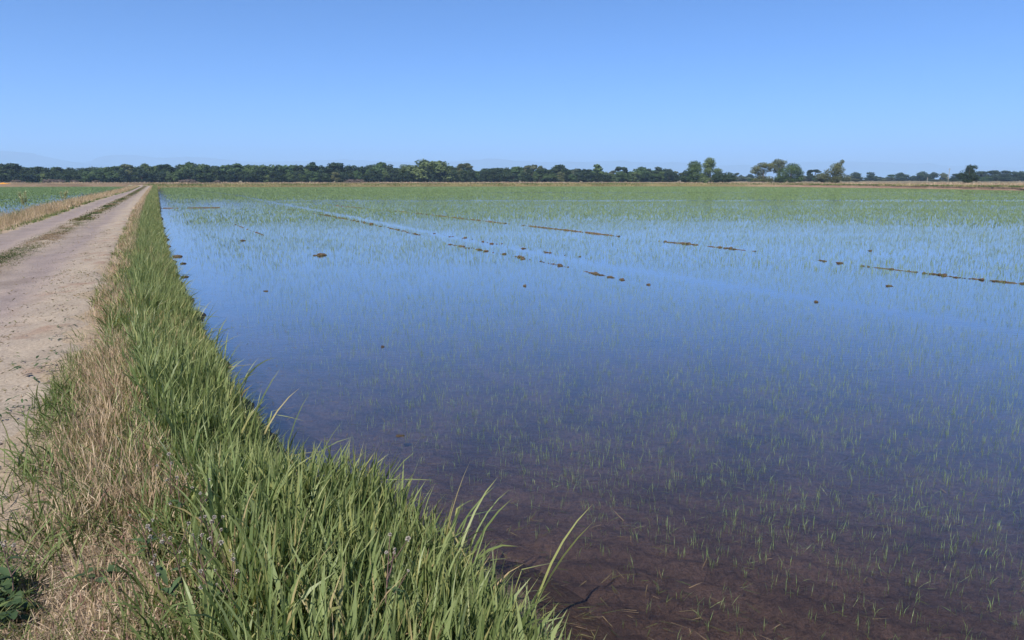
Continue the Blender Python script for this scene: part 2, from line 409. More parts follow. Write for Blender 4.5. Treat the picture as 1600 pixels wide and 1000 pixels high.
ridge('hills', [(-500, 262), (-260, 250), (-120, 246), (0, 243), (20, 239.5), (42, 241), (62, 248), (90, 252), (130, 256), (200, 262), (300, 268), (420, 276), (500, 280)], 12500, 1500, 131)
ridge('hills', [(60, 276), (120, 260), (150, 252), (190, 245), (212, 244.5), (240, 248), (300, 247), (340, 250), (400, 254), (500, 252), (540, 250.5), (620, 255), (720, 254), (760, 250), (850, 255), (960, 253.5), (1050, 255.5), (1120, 260), (1190, 258), (1240, 254), (1330, 253.5), (1400, 257), (1500, 261), (1620, 263), (1900, 268)], 15500, 1700, 141)

# ---------------------------------------------------------------- blades
def blades(base, L, w, az, tilt, bend, K=4, twist=None, tint=None, prof='leaf', kink=None):
    N = len(base); base = np.asarray(base, float)
    L = np.broadcast_to(L, (N,)); w = np.broadcast_to(w, (N,)); az = np.broadcast_to(az, (N,)); tilt = np.broadcast_to(tilt, (N,)); bend = np.broadcast_to(bend, (N,))
    tw = np.zeros(N) if twist is None else np.broadcast_to(twist, (N,))
    tint = rng.random(N) if tint is None else np.broadcast_to(tint, (N,))
    u = np.linspace(0, 1, K + 1)
    pos = np.zeros((N, K + 1, 3)); pos[:, 0] = base; dirs = np.zeros((N, K + 1, 3))
    for k in range(K + 1):
        uu = max(u[k] - .5 / K, 0)
        th = tilt + bend * uu ** 1.6
        if kink is not None: th = th + kink[1] * (uu > kink[0])
        d = np.stack([np.sin(th) * np.cos(az), np.sin(th) * np.sin(az), np.cos(th)], -1); dirs[:, k] = d
        if k: pos[:, k] = pos[:, k - 1] + d * (L / K)[:, None]
    sd = np.stack([-np.sin(az), np.cos(az), np.zeros(N)], -1)
    P = {'leaf': np.interp(u, [0, .3, .6, .85, 1], [.6, 1, .88, .5, .0]), 'stem': np.interp(u, [0, .6, .7, .85, 1], [.6, .45, 1.6, 1.9, .0]), 'reed': np.interp(u, [0, .5, 1], [1, .8, 0])}[prof]
    V = np.zeros((N, 2 * K + 1, 3)); al = np.zeros((N, 2 * K + 1))
    for k in range(K):
        nd = np.cross(sd, dirs[:, k]); ang = tw * (.6 + .8 * u[k])
        s = (sd * np.cos(ang)[:, None] + nd * np.sin(ang)[:, None]) * (w * P[k] * .5)[:, None]
        V[:, 2 * k] = pos[:, k] - s; V[:, 2 * k + 1] = pos[:, k] + s; al[:, 2 * k:2 * k + 2] = u[k]
    V[:, 2 * K] = pos[:, K]; al[:, 2 * K] = 1
    o = (np.arange(N) * (2 * K + 1))[:, None]
    quads = [o + np.array([2 * k, 2 * k + 1, 2 * k + 3, 2 * k + 2])[None] for k in range(K - 1)]
    tri = o + np.array([2 * K - 2, 2 * K - 1, 2 * K])[None]
    return V.reshape(-1, 3), (np.concatenate(quads) if quads else np.zeros((0, 4), int)), tri, np.repeat(tint, 2 * K + 1), al.reshape(-1)
class Acc:
    def __init__(s): s.v = []; s.q = []; s.t = []; s.ti = []; s.al = []; s.n = 0
    def add(s, r):
        v, q, t, ti, al = r; s.v.append(v); s.q.append(q + s.n); s.t.append(t + s.n); s.ti.append(ti); s.al.append(al); s.n += len(v)
    def build(s, name, mat, parent=None):
        f = [np.concatenate(s.t)]; q = np.concatenate(s.q)
        if len(q): f.append(q)
        me = mesh_np(name, np.concatenate(s.v), f, [mat], {'tint': np.concatenate(s.ti), 'along': np.concatenate(s.al)})
        return link(name, me, parent)
def U(a, b, n): return rng.uniform(a, b, n)
def st_base(s, t, dz=-.015):
    x, y = xy(s, t); return np.stack([x, y, levee_z(s, t) + dz], -1)

# the tall green grass on the paddy side
def gtint(n, lo=.12, hi=.84, yell=.085):
    t = np.clip(rng.normal((lo + hi) / 2, (hi - lo) / 2.4, n), 0, .92)
    k = rng.random(n) < yell; t[k] = U(.9, 1, k.sum()); return t
A = Acc()
RAZ = math.atan2(RV[1], RV[0])
def green_zone(n, s0, s1, pw, L, w, K):
    s = s0 + (s1 - s0) * rng.random(n) ** pw
    wd_ = TW(s) - TG(s)
    f = rng.beta(1.35, 1.05, n)
    t = TG(s) - .06 + (wd_ - .02 - np.interp(s, [1.6, 2.2, 4, 7, 12], [.22, .28, .25, .12, .02])) * f
    clump = fbm(s * 1.7, t * 2.2, 201)
    keep = rng.random(n) < np.clip(.35 + 1.3 * clump, 0, 1) * np.clip((f + .12) * 4, 0, 1)
    s, t, clump, f = s[keep], t[keep], clump[keep], f[keep]; n = len(s)
    out = rng.normal(0, 1.0, n)
    az = RAZ + out * 1.9
    tuft = fbm(s * .5, t * 1.0, 207) * .5 + .75
    Ls = U(L * .5, L * 1.12, n) * tuft * np.where(f > .93, .7, 1) * np.where(f < .12, .7, 1)
    A.add(blades(st_base(s, t), Ls, w * np.clip(rng.lognormal(-.25, .42, n), .3, 1.75), az, np.abs(rng.normal(.08, .13, n)), np.abs(rng.normal(.45, .42, n)), K, rng.normal(0, .7, n), np.clip(gtint(n) + (clump - .5) * .35, 0, 1)))
green_zone(23000, .85, 9, 1.35, .42, .0132, 5)
green_zone(38000, 8.5, 32, 1.3, .44, .0092, 3)
green_zone(34000, 30, 90, 1.2, .45, .020, 2)
green_zone(18000, 85, 185, 1.0, .45, .044, 2)
# short undergrowth
for n, s0, s1, w in ((14000, .85, 9, .007), (14000, 8, 32, .012)):
    s = s0 + (s1 - s0) * rng.random(n) ** 1.4; t = TG(s) - .2 + (TW(s) - TG(s) + .0) * rng.random(n)
    A.add(blades(st_base(s, t), U(.12, .32, n), U(w * .6, w * 1.3, n), U(0, 6.283, n), np.abs(rng.normal(.3, .3, n)), U(.2, 1.3, n), 3, rng.normal(0, .8, n), gtint(n, .05, .7, .16)))
# long stray blades leaning out over the water, some snapped
n = 230; s = 2.2 + 24 * rng.random(n) ** 1.1; t = TW(s) - U(.12, .5, n)
A.add(blades(st_base(s, t), U(.42, .66, n), U(.007, .014, n), RAZ + rng.normal(0, .9, n), U(.15, .5, n), U(.2, 1.1, n), 6, rng.normal(0, .8, n), gtint(n, .2, .9, .12)))
n = 80; s = 2.2 + 14 * rng.random(n) ** 1.1; t = TW(s) - U(.15, .5, n)
A.add(blades(st_base(s, t), U(.42, .66, n), U(.007, .012, n), RAZ + rng.normal(0, .9, n), U(.2, .55, n), U(0, .3, n), 6, rng.normal(0, .5, n), gtint(n, .3, .9, .2), kink=(.55, 1.2)))
g = A.build('bank_grass', M_green); tag(g, 'tall dense green grass covering the bank between road and flooded paddy', 'grass', kind='stuff')

# dry grass between road and green grass
A = Acc()
def dry_zone(n, s0, s1, L, w, K, lo, hi, pw=1.3):
    s = s0 + (s1 - s0) * rng.random(n) ** pw
    t = TB(s) + lo + (TG(s) + hi - TB(s) - lo) * rng.beta(1.5, 1.1, n)
    edge = np.clip((t - TB(s) - lo) / .35, 0, 1)
    k = rng.random(n) < np.clip(.05 + 2.6 * (fbm(s * 1.1, t * 1.6, 221) - .3), 0, 1) * (.12 + .88 * edge)
    s, t, edge = s[k], t[k], edge[k]; n = len(s)
    A.add(blades(st_base(s, t), U(L * .45, L, n) * (.45 + .55 * edge), U(w * .6, w * 1.4, n), U(0, 6.283, n), np.abs(rng.normal(.15, .2, n)), np.abs(rng.normal(.3, .35, n)), K, rng.normal(0, .8, n), np.clip(rng.normal(.62, .26, n), 0, 1), 'stem'))
dry_zone(12000, 1.2, 4.2, .15, .0022, 4, .15, .25, 1.0)
dry_zone(34000, 3.2, 9, .27, .0024, 4, .15, .25, 1.1)
dry_zone(30000, 8, 32, .30, .0055, 3, .1, .2)
dry_zone(18000, 30, 180, .36, .025, 2, .05, .12, 1.6)
# left verge, dry with green at its foot
def left_zone(n, s0, s1, L, w, K, pw=1.4):
    s = s0 + (s1 - s0) * rng.random(n) ** pw; f = rng.random(n)
    t = TA(s) - .02 - 1.75 * f
    k = rng.random(n) < np.clip(.2 + 1.6 * (fbm(s * .5, t * 1.2, 231) - .15), 0, 1)
    s, t, f = s[k], t[k], f[k]; n = len(s)
    hgt = np.interp(f, [0, .15, .5, .8, 1], [.25, .6, 1, .8, .5])
    A.add(blades(st_base(s, t), U(L * .5, L, n) * hgt, U(w * .6, w * 1.4, n), U(0, 6.283, n), np.abs(rng.normal(.15, .2, n)), np.abs(rng.normal(.35, .35, n)), K, rng.normal(0, .8, n), np.clip(rng.normal(.5, .24, n), 0, 1), 'stem'))
left_zone(26000, 6, 40, .62, .010, 2)
left_zone(18000, 38, 175, .58, .03, 2)
d_ = A.build('dry_grass', M_dry); tag(d_, 'straw coloured dry grass along both edges of the dirt road', 'dry grass', kind='stuff')

A = Acc()
for n, s0, s1, w, pw in ((36000, .9, 9, .0045, 1.2), (20000, 8, 40, .009, 1.3)):
    s = s0 + (s1 - s0) * rng.random(n) ** pw; t = TB(s) + .1 + (TG(s) + .35 - TB(s)) * rng.random(n)
    k = rng.random(n) < np.clip((fbm(s * .9, t * 1.4, 241) - .36) * 4, 0, 1); s, t = s[k], t[k]; n = len(s)
    A.add(blades(st_base(s, t), U(.04, .17, n), U(w * .5, w * 1.2, n), U(0, 6.283, n), np.abs(rng.normal(.4, .35, n)), U(.2, 1.2, n), 3, rng.normal(0, .8, n), np.clip(rng.normal(.35, .25, n), 0, 1)))
n = 520; s = .95 + 3.4 * rng.random(n); t = TG(s) - U(-.1, .8, n)
A.add(blades(st_base(s, t), U(.10, .28, n), U(.004, .009, n), U(0, 6.283, n), np.abs(rng.normal(.55, .35, n)), U(.3, 1.4, n), 5, rng.normal(0, .7, n), np.clip(rng.normal(.25, .22, n), 0, 1)))
for n, s0, s1, w in ((9000, 6, 40, .016), (5000, 38, 175, .05)):
    s = s0 + (s1 - s0) * rng.random(n) ** 1.4; f = rng.random(n); inner = rng.random(n) < .5
    t = np.where(inner, TA(s) + .15 - .35 * f, TA(s) - 1.1 - .8 * f)
    k = rng.random(n) < np.clip((fbm(s * .4, t, 243) - .3) * 3, 0, 1); s, t, inner = s[k], t[k], inner[k]; n = len(s)
    A.add(blades(st_base(s, t), np.where(inner, U(.04, .16, n), U(.2, .5, n)), U(w * .6, w * 1.4, n), U(0, 6.283, n), np.abs(rng.normal(.3, .3, n)), U(.2, 1, n), 2, rng.normal(0, .8, n), np.clip(rng.normal(.25, .2, n), 0, 1)))
n = 9500; s = 1.0 + 4.6 * rng.random(n); t = TG(s) + .1 - 1.25 * rng.random(n) ** 1.2
k = rng.random(n) < np.clip((fbm(s * 2.4, t * 2.4, 247) - .44) * 7, 0, 1) * np.clip((t - TB(s)) / .3, 0, 1); s, t = s[k], t[k]; n = len(s)
A.add(blades(st_base(s, t), U(.09, .27, n), U(.004, .010, n), U(0, 6.283, n), np.abs(rng.normal(.45, .35, n)), U(.3, 1.3, n), 4, rng.normal(0, .7, n), np.clip(rng.normal(.2, .16, n), 0, 1)))
m_ = A.build('verge_grass', M_mixed); tag(m_, 'short sparse half green grass and weeds on the road verges', 'grass', kind='stuff')

# straw lying on the ground
A = Acc(); n = 16000; s = .9 + 5.5 * rng.random(n) ** 1.3; t = TB(s) + .25 + (TG(s) + .35 - TB(s) - .2) * rng.random(n)
b = st_base(s, t, .004); b[:, 2] += U(0, .03, n)
A.add(blades(b, U(.04, .18, n), U(.0015, .0035, n), U(0, 6.283, n), U(1.2, 1.62, n), rng.normal(0, .25, n), 2, U(-1.5, 1.5, n), rng.random(n), 'reed'))
o = A.build('straw_litter', M_straw); tag(o, 'bleached straw litter lying on the ground beside the dirt road', 'straw', kind='stuff')

# mat of low growth between the wheel tracks, and bits on the road
A = Acc()
for n, s0, s1, w, L in ((34000, 4, 32, .008, .035), (16000, 30, 170, .04, .05)):
    s = s0 + (s1 - s0) * rng.random(n) ** 1.3; t = TC(s) + rng.normal(0, .17, n)
    k = rng.random(n) < np.clip((fbm(s * .55, t * 2.2, 251) - .27) * 4.5, 0, 1); s, t = s[k], t[k]; n = len(s)
    tt = np.clip((fbm(s * .5, t * 1.5, 253) - .5) * 2.2 + .5 + rng.normal(0, .18, n), 0, 1)
    A.add(blades(st_base(s, t, .0), U(L * .4, L * 1.3, n), U(w * .6, w * 1.5, n), U(0, 6.283, n), U(.3, 1.35, n), U(0, .5, n), 2, rng.normal(0, .8, n), tt))
n = 6000; s = 3 + 22 * rng.random(n) ** 1.5; t = TB(s) - .35 + rng.normal(0, .35, n); k = (fbm(s * 2.6, t * 2.6, 255) > .53) & (t > TC(s) + .35); s, t = s[k], t[k]; n = len(s)
A.add(blades(st_base(s, t, .002), U(.015, .06, n), U(.005, .014, n), U(0, 6.283, n), U(.9, 1.5, n), U(0, .5, n), 2, rng.normal(0, .8, n), U(.3, 1, n)))
o = A.build('road_verge_mat', M_mat); tag(o, 'low patchy green and brown growth between the two wheel tracks', 'ground cover', kind='stuff')

# loose stones
def lump(seed, flat=.6, sub=1, jag=.35):
    import bmesh
    bm = bmesh.new(); bmesh.ops.create_icosphere(bm, subdivisions=sub, radius=1)
    r = random.Random(seed)
    ph = [r.uniform(0, 9) for _ in range(6)]
    for v in bm.verts:
        c = v.co; k = 1 + jag * (math.sin(c.x * 2.3 + ph[0]) * math.sin(c.y * 2.9 + ph[1]) + .6 * math.sin(c.z * 4 + ph[2] + c.x * 3)) + r.uniform(-.5, .5) * jag * .5
        v.co = c * k; v.co.z *= flat
    return bm
bm = lump(1, .6, 1); me0 = bpy.data.meshes.new('t'); bm.to_mesh(me0); bm.free()
pv = np.array([v.co[:] for v in me0.vertices]); pf = np.array([p.vertices[:] for p in me0.polygons])
n = 3200; s = 3.0 + 18 * rng.random(n) ** 1.6; t = TA(s) + (TB(s) + .3 - TA(s)) * rng.random(n)
b = st_base(s, t, .005); rad = .004 + .013 * rng.random(n) ** 4
a_ = U(0, 6.283, n); c_, si = np.cos(a_), np.sin(a_)
V = pv[None] * rad[:, None, None] * U(.6, 1.4, n * 3).reshape(n, 1, 3)
V = np.stack([V[..., 0] * c_[:, None] - V[..., 1] * si[:, None], V[..., 0] * si[:, None] + V[..., 1] * c_[:, None], V[..., 2]], -1) + b[:, None]
Fc = (pf[None] + (np.arange(n) * len(pv))[:, None, None]).reshape(-1, 3)
o = link('gravel', mesh_np('gravel', V.reshape(-1, 3), [Fc], [M_pebble])); tag(o, 'loose gravel strewn over the wheel tracks of the road', 'gravel', kind='stuff')

# ---------------------------------------------------------------- rice seedlings in the water
TRACK = np.array([px(*p)[:2] for p in [(300, 296.5), (370, 305), (430, 317), (480, 326), (560, 341), (700, 369), (850, 398), (1000, 424), (1200, 456), (1400, 488), (1600, 522), (1800, 556)]])
TRACK2 = np.array([px(*p)[:2] for p in [(450, 319), (520, 323), (640, 334), (800, 351), (970, 370), (1180, 393), (1400, 423), (1600, 444), (1800, 470)]])
def dist_poly(x, y, P):
    d = np.full(len(x), 1e9)
    for a, b in zip(P[:-1], P[1:]):
        v = b - a; u = np.clip(((x - a[0]) * v[0] + (y - a[1]) * v[1]) / (v @ v), 0, 1)
        d = np.minimum(d, np.hypot(x - a[0] - u * v[0], y - a[1] - u * v[1]))
    return d
def rice_density(x, y):
    s = x * DV[0] + y * DV[1]; t = x * RV[0] + y * RV[1]
    dw = t - TW(s)
    k = np.clip((dw - .25) / 1.2, 0, 1) * (.8 + .2 * np.clip((dw - .5) / 6, 0, 1))
    D = np.hypot(x, y)
    k *= np.clip((bank_y(x) - y - .6) / 1.0, 0, 1)
    dt = dist_poly(x, y, TRACK); k *= np.clip((dt - .08 - D * .0015) / .3, 0.14, 1)
    patch = fbm(x * .05, y * .16, 301, 3); fine = fbm(x * .8, y * .8, 303, 3)
    k *= np.clip(.5 + 1.35 * (patch - .26), .32, 1.15) * np.clip(.55 + .9 * fine, 0, 1.3)
    streak = np.exp(-((y - 64.5 - 2 * (fbm(x * .03, y * 0, 305) - .5)) / 2.2) ** 2) * (x > -22)
    streak2 = np.exp(-((y - 104 - 3 * (fbm(x * .03, y * 0 + 4, 306) - .5)) / 3.5) ** 2) * .7 * (x > -5)
    k *= 1 - .86 * streak; k *= 1 - streak2
    left = np.exp(-((dw - 4) / 3.5) ** 2) * np.exp(-((s - 60) / 14) ** 2) * .8
    return k * (1 - left)
A = Acc()
def rice_ring(d0, d1, dens, hgt, w, K, nb, a0=-.70, a1=.70):
    area = (d1 ** 2 - d0 ** 2) / 2 * (a1 - a0)
    n = int(area * dens); D = np.sqrt(U(d0 ** 2, d1 ** 2, n)); th = U(a0, a1, n)
    x = D * np.sin(th); y = D * np.cos(th)
    k = rng.random(n) < rice_density(x, y); x, y, D = x[k], y[k], D[k]; n = len(x)
    for j in range(nb):
        q = rng.random(n) < (1 if j == 0 else .55); m = q.sum()
        bx = x[q] + rng.normal(0, .008 + w, m); by = y[q] + rng.normal(0, .008 + w, m)
        lie = rng.random(m) < .16
        A.add(blades(np.stack([bx, by, np.full(m, -.02)], -1), hgt * U(.45, 1.25, m) + .02, w * U(.6, 1.4, m), U(0, 6.283, m), np.where(lie, U(.8, 1.35, m), np.abs(rng.normal(.08, .16, m))), np.where(lie, U(0, .8, m), np.abs(rng.normal(.15, .3, m))), K, U(-1.5, 1.5, m), rng.random(m), 'reed'))
rice_ring(1.6, 7, 420, .052, .0020, 2, 3)
rice_ring(7, 16, 430, .064, .0026, 1, 2)
rice_ring(16, 34, 190, .080, .0066, 1, 2)
rice_ring(34, 70, 80, .095, .018, 1, 2)
rice_ring(70, 120, 28, .105, .042, 1, 2)
rice_ring(120, 215, 12.0, .11, .10, 1, 2)
o = A.build('rice_seedlings', M_rice); tag(o, 'young rice seedlings poking out of the wide flooded paddy', 'rice', kind='stuff')
A = Acc()
n = 250000; y = 8 + 180 * rng.random(n) ** .8; x = -y * U(.1, .95, n); s = x * DV[0] + y * DV[1]; t = x * RV[0] + y * RV[1]
ly = np.interp(x, LBANK[:, 0], LBANK[:, 1]); patch = fbm(x * .04, y * .16, 311, 3)
k = (t < TL(s) - .3) & (y < ly - .5) & (rng.random(n) < np.clip((TL(s) - t) / 8, .15, 1) * np.clip(.4 + 2 * (patch - .25), .1, 1)) 
x, y = x[k], y[k]; n = len(x); D = np.hypot(x, y)
for j in range(2):
    A.add(blades(np.stack([x + U(-.2, .2, n), y + U(-.2, .2, n), np.full(n, -.02)], -1), U(.06, .13, n), .0007 * D * U(.6, 1.4, n), U(0, 6.283, n), np.abs(rng.normal(.1, .15, n)), 0.2, 1, U(-1.5, 1.5, n), rng.random(n) * .8, 'reed'))
o = A.build('rice_seedlings', M_rice); tag(o, 'rice seedlings in the smaller paddy beyond the far road verge', 'rice', kind='stuff')

# drowned stalks and floating bits
A = Acc(); n = 3200; s = 1.6 + 45 * rng.random(n) ** 1.8; t = TW(s) - .08 + 1.1 * rng.random(n) ** 3
x, y = xy(s, t); A.add(blades(np.stack([x, y, np.full(n, .004)], -1), U(.03, .13, n), U(.0015, .004, n), U(0, 6.283, n), U(1.45, 1.57, n), U(-.1, .1, n), 2, U(-.3, .3, n), rng.random(n), 'reed'))
n = 350; x = U(.5, 9, n); y = U(1.9, 9, n); k = (x * RV[0] + y * RV[1]) > TW(x * DV[0] + y * DV[1]) + .2; x, y = x[k], y[k]; n = len(x)
A.add(blades(np.stack([x, y, np.full(n, .004)], -1), U(.03, .11, n), U(.0018, .004, n), U(0, 6.283, n), U(1.45, 1.58, n), U(-.1, .1, n), 2, U(-.3, .3, n), rng.random(n), 'reed'))
o = A.build('floating_stalks', M_mat); tag(o, 'broken pale stalks floating on the shallow water near the bank', 'plant litter', kind='stuff')

# ---------------------------------------------------------------- mud clods
CL = []
for k in range(7):
    bm = lump(40 + k, .55, 2, .3); me = bpy.data.meshes.new('mud_clod'); bm.to_mesh(me); bm.free(); me.materials.append(M_clod)
    for p in me.polygons: p.use_smooth = False
    CL.append(me)
def clod(x, y, size, label, group=None, flat=.6, asp=1.0, rz=None):
    p = px(x, y, 0.0); k = size / 2.3
    o = link('mud_clod', random.choice(CL)); o.location = (p[0], p[1], size * .06 * flat)
    o.rotation_euler = (0, 0, random.uniform(0, 6.28) if rz is None else rz); o.scale = (k * asp, k, k * 1.5 * flat)
    tag(o, label, 'mud clod', group); return o
def row(pts, n, lo, hi, label, group, jit=1.0, gaps=()):
    xs = [p[0] for p in pts]; ys = [p[1] for p in pts]
    for k in range(n):
        x = random.uniform(xs[0], xs[-1])
        if vnoise(x * .055, 3.3, 77) < .24: continue
        y = float(np.interp(x, xs, ys)) + random.gauss(0, jit * .45)
        sz = (lo + (hi - lo) * random.random() ** 3) * .85
        clod(x, y, sz, label, group, random.uniform(.5, 1.0), random.uniform(.9, 1.6), random.uniform(-.4, .4))
row([(690, 379.5), (740, 388.5), (800, 400), (870, 414), (932, 428), (975, 438)], 74, .04, .17, 'brown mud clod in the nearer broken row in the paddy', 'clods of the nearer row')
row([(448, 327), (500, 335), (560, 346), (610, 357), (660, 368)], 60, .05, .22, 'small clod in the far dashed row running towards the road end', 'clods of the far dashed row')
row([(640, 362), (700, 368), (830, 390), (910, 403)], 26, .04, .16, 'lone clod beside the seedling-free wheel track in the paddy', 'clods beside the wheel track', 2.5)
row([(1030, 377), (1100, 384), (1180, 393)], 26, .05, .19, 'brown clod in the middle piece of the long far row', 'clods of the middle piece')
row([(1280, 407), (1340, 415), (1420, 424), (1500, 434), (1560, 440), (1605, 444)], 80, .04, .15, 'brown clod in the row reaching the right edge of the paddy', 'clods of the right-hand row', .8)
clod(503, 399, .24, 'largest lone brown mud clod in open blue water off the bank', None, .65, 1.2, .1)
clod(493, 399.3, .12, 'small dark clod touching the largest lone clod', None, .5, 1.3, .1)
clod(289, 433, .13, 'brown mud lump at the waterline below the dark bank grass, lowest of three', None, .65, 1.3)
clod(277, 401, .20, 'dark mud lump just off the bank, uppermost of three at the waterline', None, .65, 1.3, 0)
clod(286, 412, .12, 'small mud lump off the bank between two bigger lumps', None, .65, 1.3, 0)
clod(379, 376, .14, 'dark flat clod standing alone in pale blue water near the bank', None, .65, 1.4, 0)
clod(820, 447, .07, 'round dark clod alone below the nearer clod row', None, 1.0)
clod(1275, 472, .06, 'black round clod alone beside the seedling-free strip', None, 1.1)
clod(1013, 445, .07, 'rusty brown clod alone past the end of the nearer row', None, .8, 1.5, 0)
clod(1390, 447, .10, 'flat clod with a tuft between the wheel track and far row', None, .6, 1.6, 0)
clod(598, 542, .045, 'tiny reddish clod alone in the water right of the bank', None, .9)
clod(625, 681, .055, 'flat brown scrap of mud in the water near the bank grass', None, .3, 1.6, .2)
clod(1360, 392, .10, 'small dark clod beyond the far row, above its gap', None, .8)
clod(415, 455, .07, 'small brown clod in blue water a little off the bank', None, .5, 1.6, 0)
def mudridge(pts, h, w, label, seed, lift=.44):
    P = np.array([px(*p)[:2] for p in pts]); P = resample(P, .12)
    tn = np.gradient(P, axis=0); tn /= np.linalg.norm(tn, axis=1)[:, None]; nn = np.stack([-tn[:, 1], tn[:, 0]], -1)
    v = np.array([-1, -.5, 0, .5, 1.]); u = np.arange(len(P)) * .12
    amp = (fbm(u * .7, u * 0, seed) - lift) * 2.6 * h + (vnoise(u * 3.7, u * 0 + 3, seed) - .5) * 1.6 * h + (vnoise(u * 7.5, u * 0 + 3, seed) - .5) * 1.4 * h
    wob = (fbm(u * .8, u * 0 + 7, seed + 1) - .5) * w * 2.0
    X = P[:, 0:1] + nn[:, 0:1] * (v * w + wob[:, None]); Y = P[:, 1:2] + nn[:, 1:2] * (v * w + wob[:, None])
    Z = np.minimum(amp, h * 1.1)[:, None] * np.array([0, .7, 1, .7, 0]) - .02 * np.abs(v)[None] ** 2 - .012
    o = link('mud_ridge', mesh_np('mud_ridge', np.stack([X, Y, Z], -1).reshape(-1, 3), [grid(*X.shape)[:, ::-1]], [M_clod], None, True))
    tag(o, label, 'mud ridge')
mudridge([(525, 321.5), (640, 332), (735, 343), (820, 352.5), (900, 361.5), (968, 369.5)], .05, .055, 'long thin brown mud ridge breaking the water in the far paddy', 401, .34)
row([(525, 321.5), (640, 332), (735, 343), (820, 352.5), (900, 361.5), (968, 369.5)], 60, .05, .16, 'small clod on the long thin mud ridge in the far paddy', 'clods on the long ridge', .4)
mudridge([(247, 325.5), (280, 325.2), (312, 325), (345, 324.5)], .06, .09, 'short thin brown ridge running out from the grass bank', 411, .2)
mudridge([(685, 378.5), (740, 388.5)], .03, .045, 'short mud ridge at the start of the nearer clod row', 421)
mudridge([(800, 400), (870, 414), (932, 428)], .025, .04, 'thin broken mud ridge along the near end of the nearer row', 461, .30)
mudridge([(1340, 415), (1420, 424), (1480, 431.5)], .025, .04, 'thin broken mud ridge midway along the right-hand row', 471, .30)
mudridge([(1030, 377), (1100, 384), (1180, 393)], .03, .06, 'thin mud ridge under the middle piece of the far row', 481, .30)
mudridge([(470, 330), (560, 346), (640, 363)], .03, .06, 'thin dark mud ridge under the far dashed row', 491, .32)
mudridge([(1275, 406.5), (1330, 414)], .03, .045, 'short mud ridge at the start of the right-hand clod row', 431)
mudridge([(1480, 431.5), (1610, 445)], .03, .045, 'low mud ridge beneath the clods at the right edge', 441, .32)
mudridge([(368, 351), (392, 360), (430, 376)], .035, .07, 'faint short ridge of mud slanting through pale water near the bank', 451)

# ---------------------------------------------------------------- growth on the far banks
A = Acc(); n = 26000
P = resample(BK, .3); i = rng.integers(0, len(P), n); off_ = U(.2, 4.0, n); x = P[i, 0] + U(-.3, .3, n); y = P[i, 1] + off_
kk = x < 50 + U(-20, 20, n)
off_ok = kk | (off_ > 1.5)
x, y, off_ = x[off_ok], y[off_ok], off_[off_ok]; n = len(x)
z = np.interp(off_, [0, .3, 1, 1.8, 3.2, 4.4], [0, .2, .5, .66, .68, .5])
pat = fbm(x * .25, y * .5, 501)
A.add(blades(np.stack([x, y, z - .05], -1), U(.15, .5, n) * (.6 + .7 * pat), U(.05, .13, n), U(0, 6.283, n), np.abs(rng.normal(.15, .2, n)), U(.1, .7, n), 2, U(-1, 1, n), np.clip((pat - .5) * 2.6 + .38 + rng.normal(0, .16, n), 0, 1)))
o = A.build('far_bank_grass', M_mixed); tag(o, 'olive green and tan grass fringe on the far paddy bank', 'grass', kind='stuff')
A = Acc(); n = 19000
P2 = resample(BANK2, .3); i = rng.integers(0, len(P2), n); off_ = U(.0, 4.5, n); x = P2[i, 0]; y = P2[i, 1] + off_
z = np.interp(off_, [0, 1.5, 3, 5], [.3, .75, .8, .5]); pat = fbm(x * .12, y * .3, 503)
A.add(blades(np.stack([x, y, z - .1], -1), U(.15, .55, n) * (.4 + 1.1 * pat), U(.07, .16, n), U(0, 6.283, n), np.abs(rng.normal(.15, .2, n)), U(.1, .7, n), 2, U(-1, 1, n), np.clip((pat - .5) * 2 + .5 + rng.normal(0, .2, n), 0, 1)))
n = 16000; x = U(35, 215, n); lim = np.interp(x, [35, 60, 100, 150, 215], [196, 186, 172, 150, 120]); y = lim + 28 * rng.random(n)
pat = fbm(x * .06, y * .1, 507)
A.add(blades(np.stack([x, y, np.full(n, .25)], -1), U(.35, .9, n) * (.5 + .8 * pat), U(.07, .16, n), U(0, 6.283, n), np.abs(rng.normal(.12, .15, n)), U(.1, .6, n), 2, U(-1, 1, n), np.clip((pat - .5) * 1.5 + .55 + rng.normal(0, .15, n), 0, 1)))
n = 7000; x = U(-260, -65, n); y = U(183, 226, n); pat = fbm(x * .08, y * .2, 509)
A.add(blades(np.stack([x, y, np.full(n, .25)], -1), U(.15, .5, n) * (.4 + 1.1 * pat), U(.06, .16, n), U(0, 6.283, n), np.abs(rng.normal(.15, .2, n)), U(.1, .7, n), 2, U(-1, 1, n), np.clip((pat - .5) * 2 + .5 + rng.normal(0, .2, n), 0, 1)))
o = A.build('far_dry_grass', M_dry); tag(o, 'golden and reddish dry grass in the field before the trees', 'dry grass', kind='stuff')

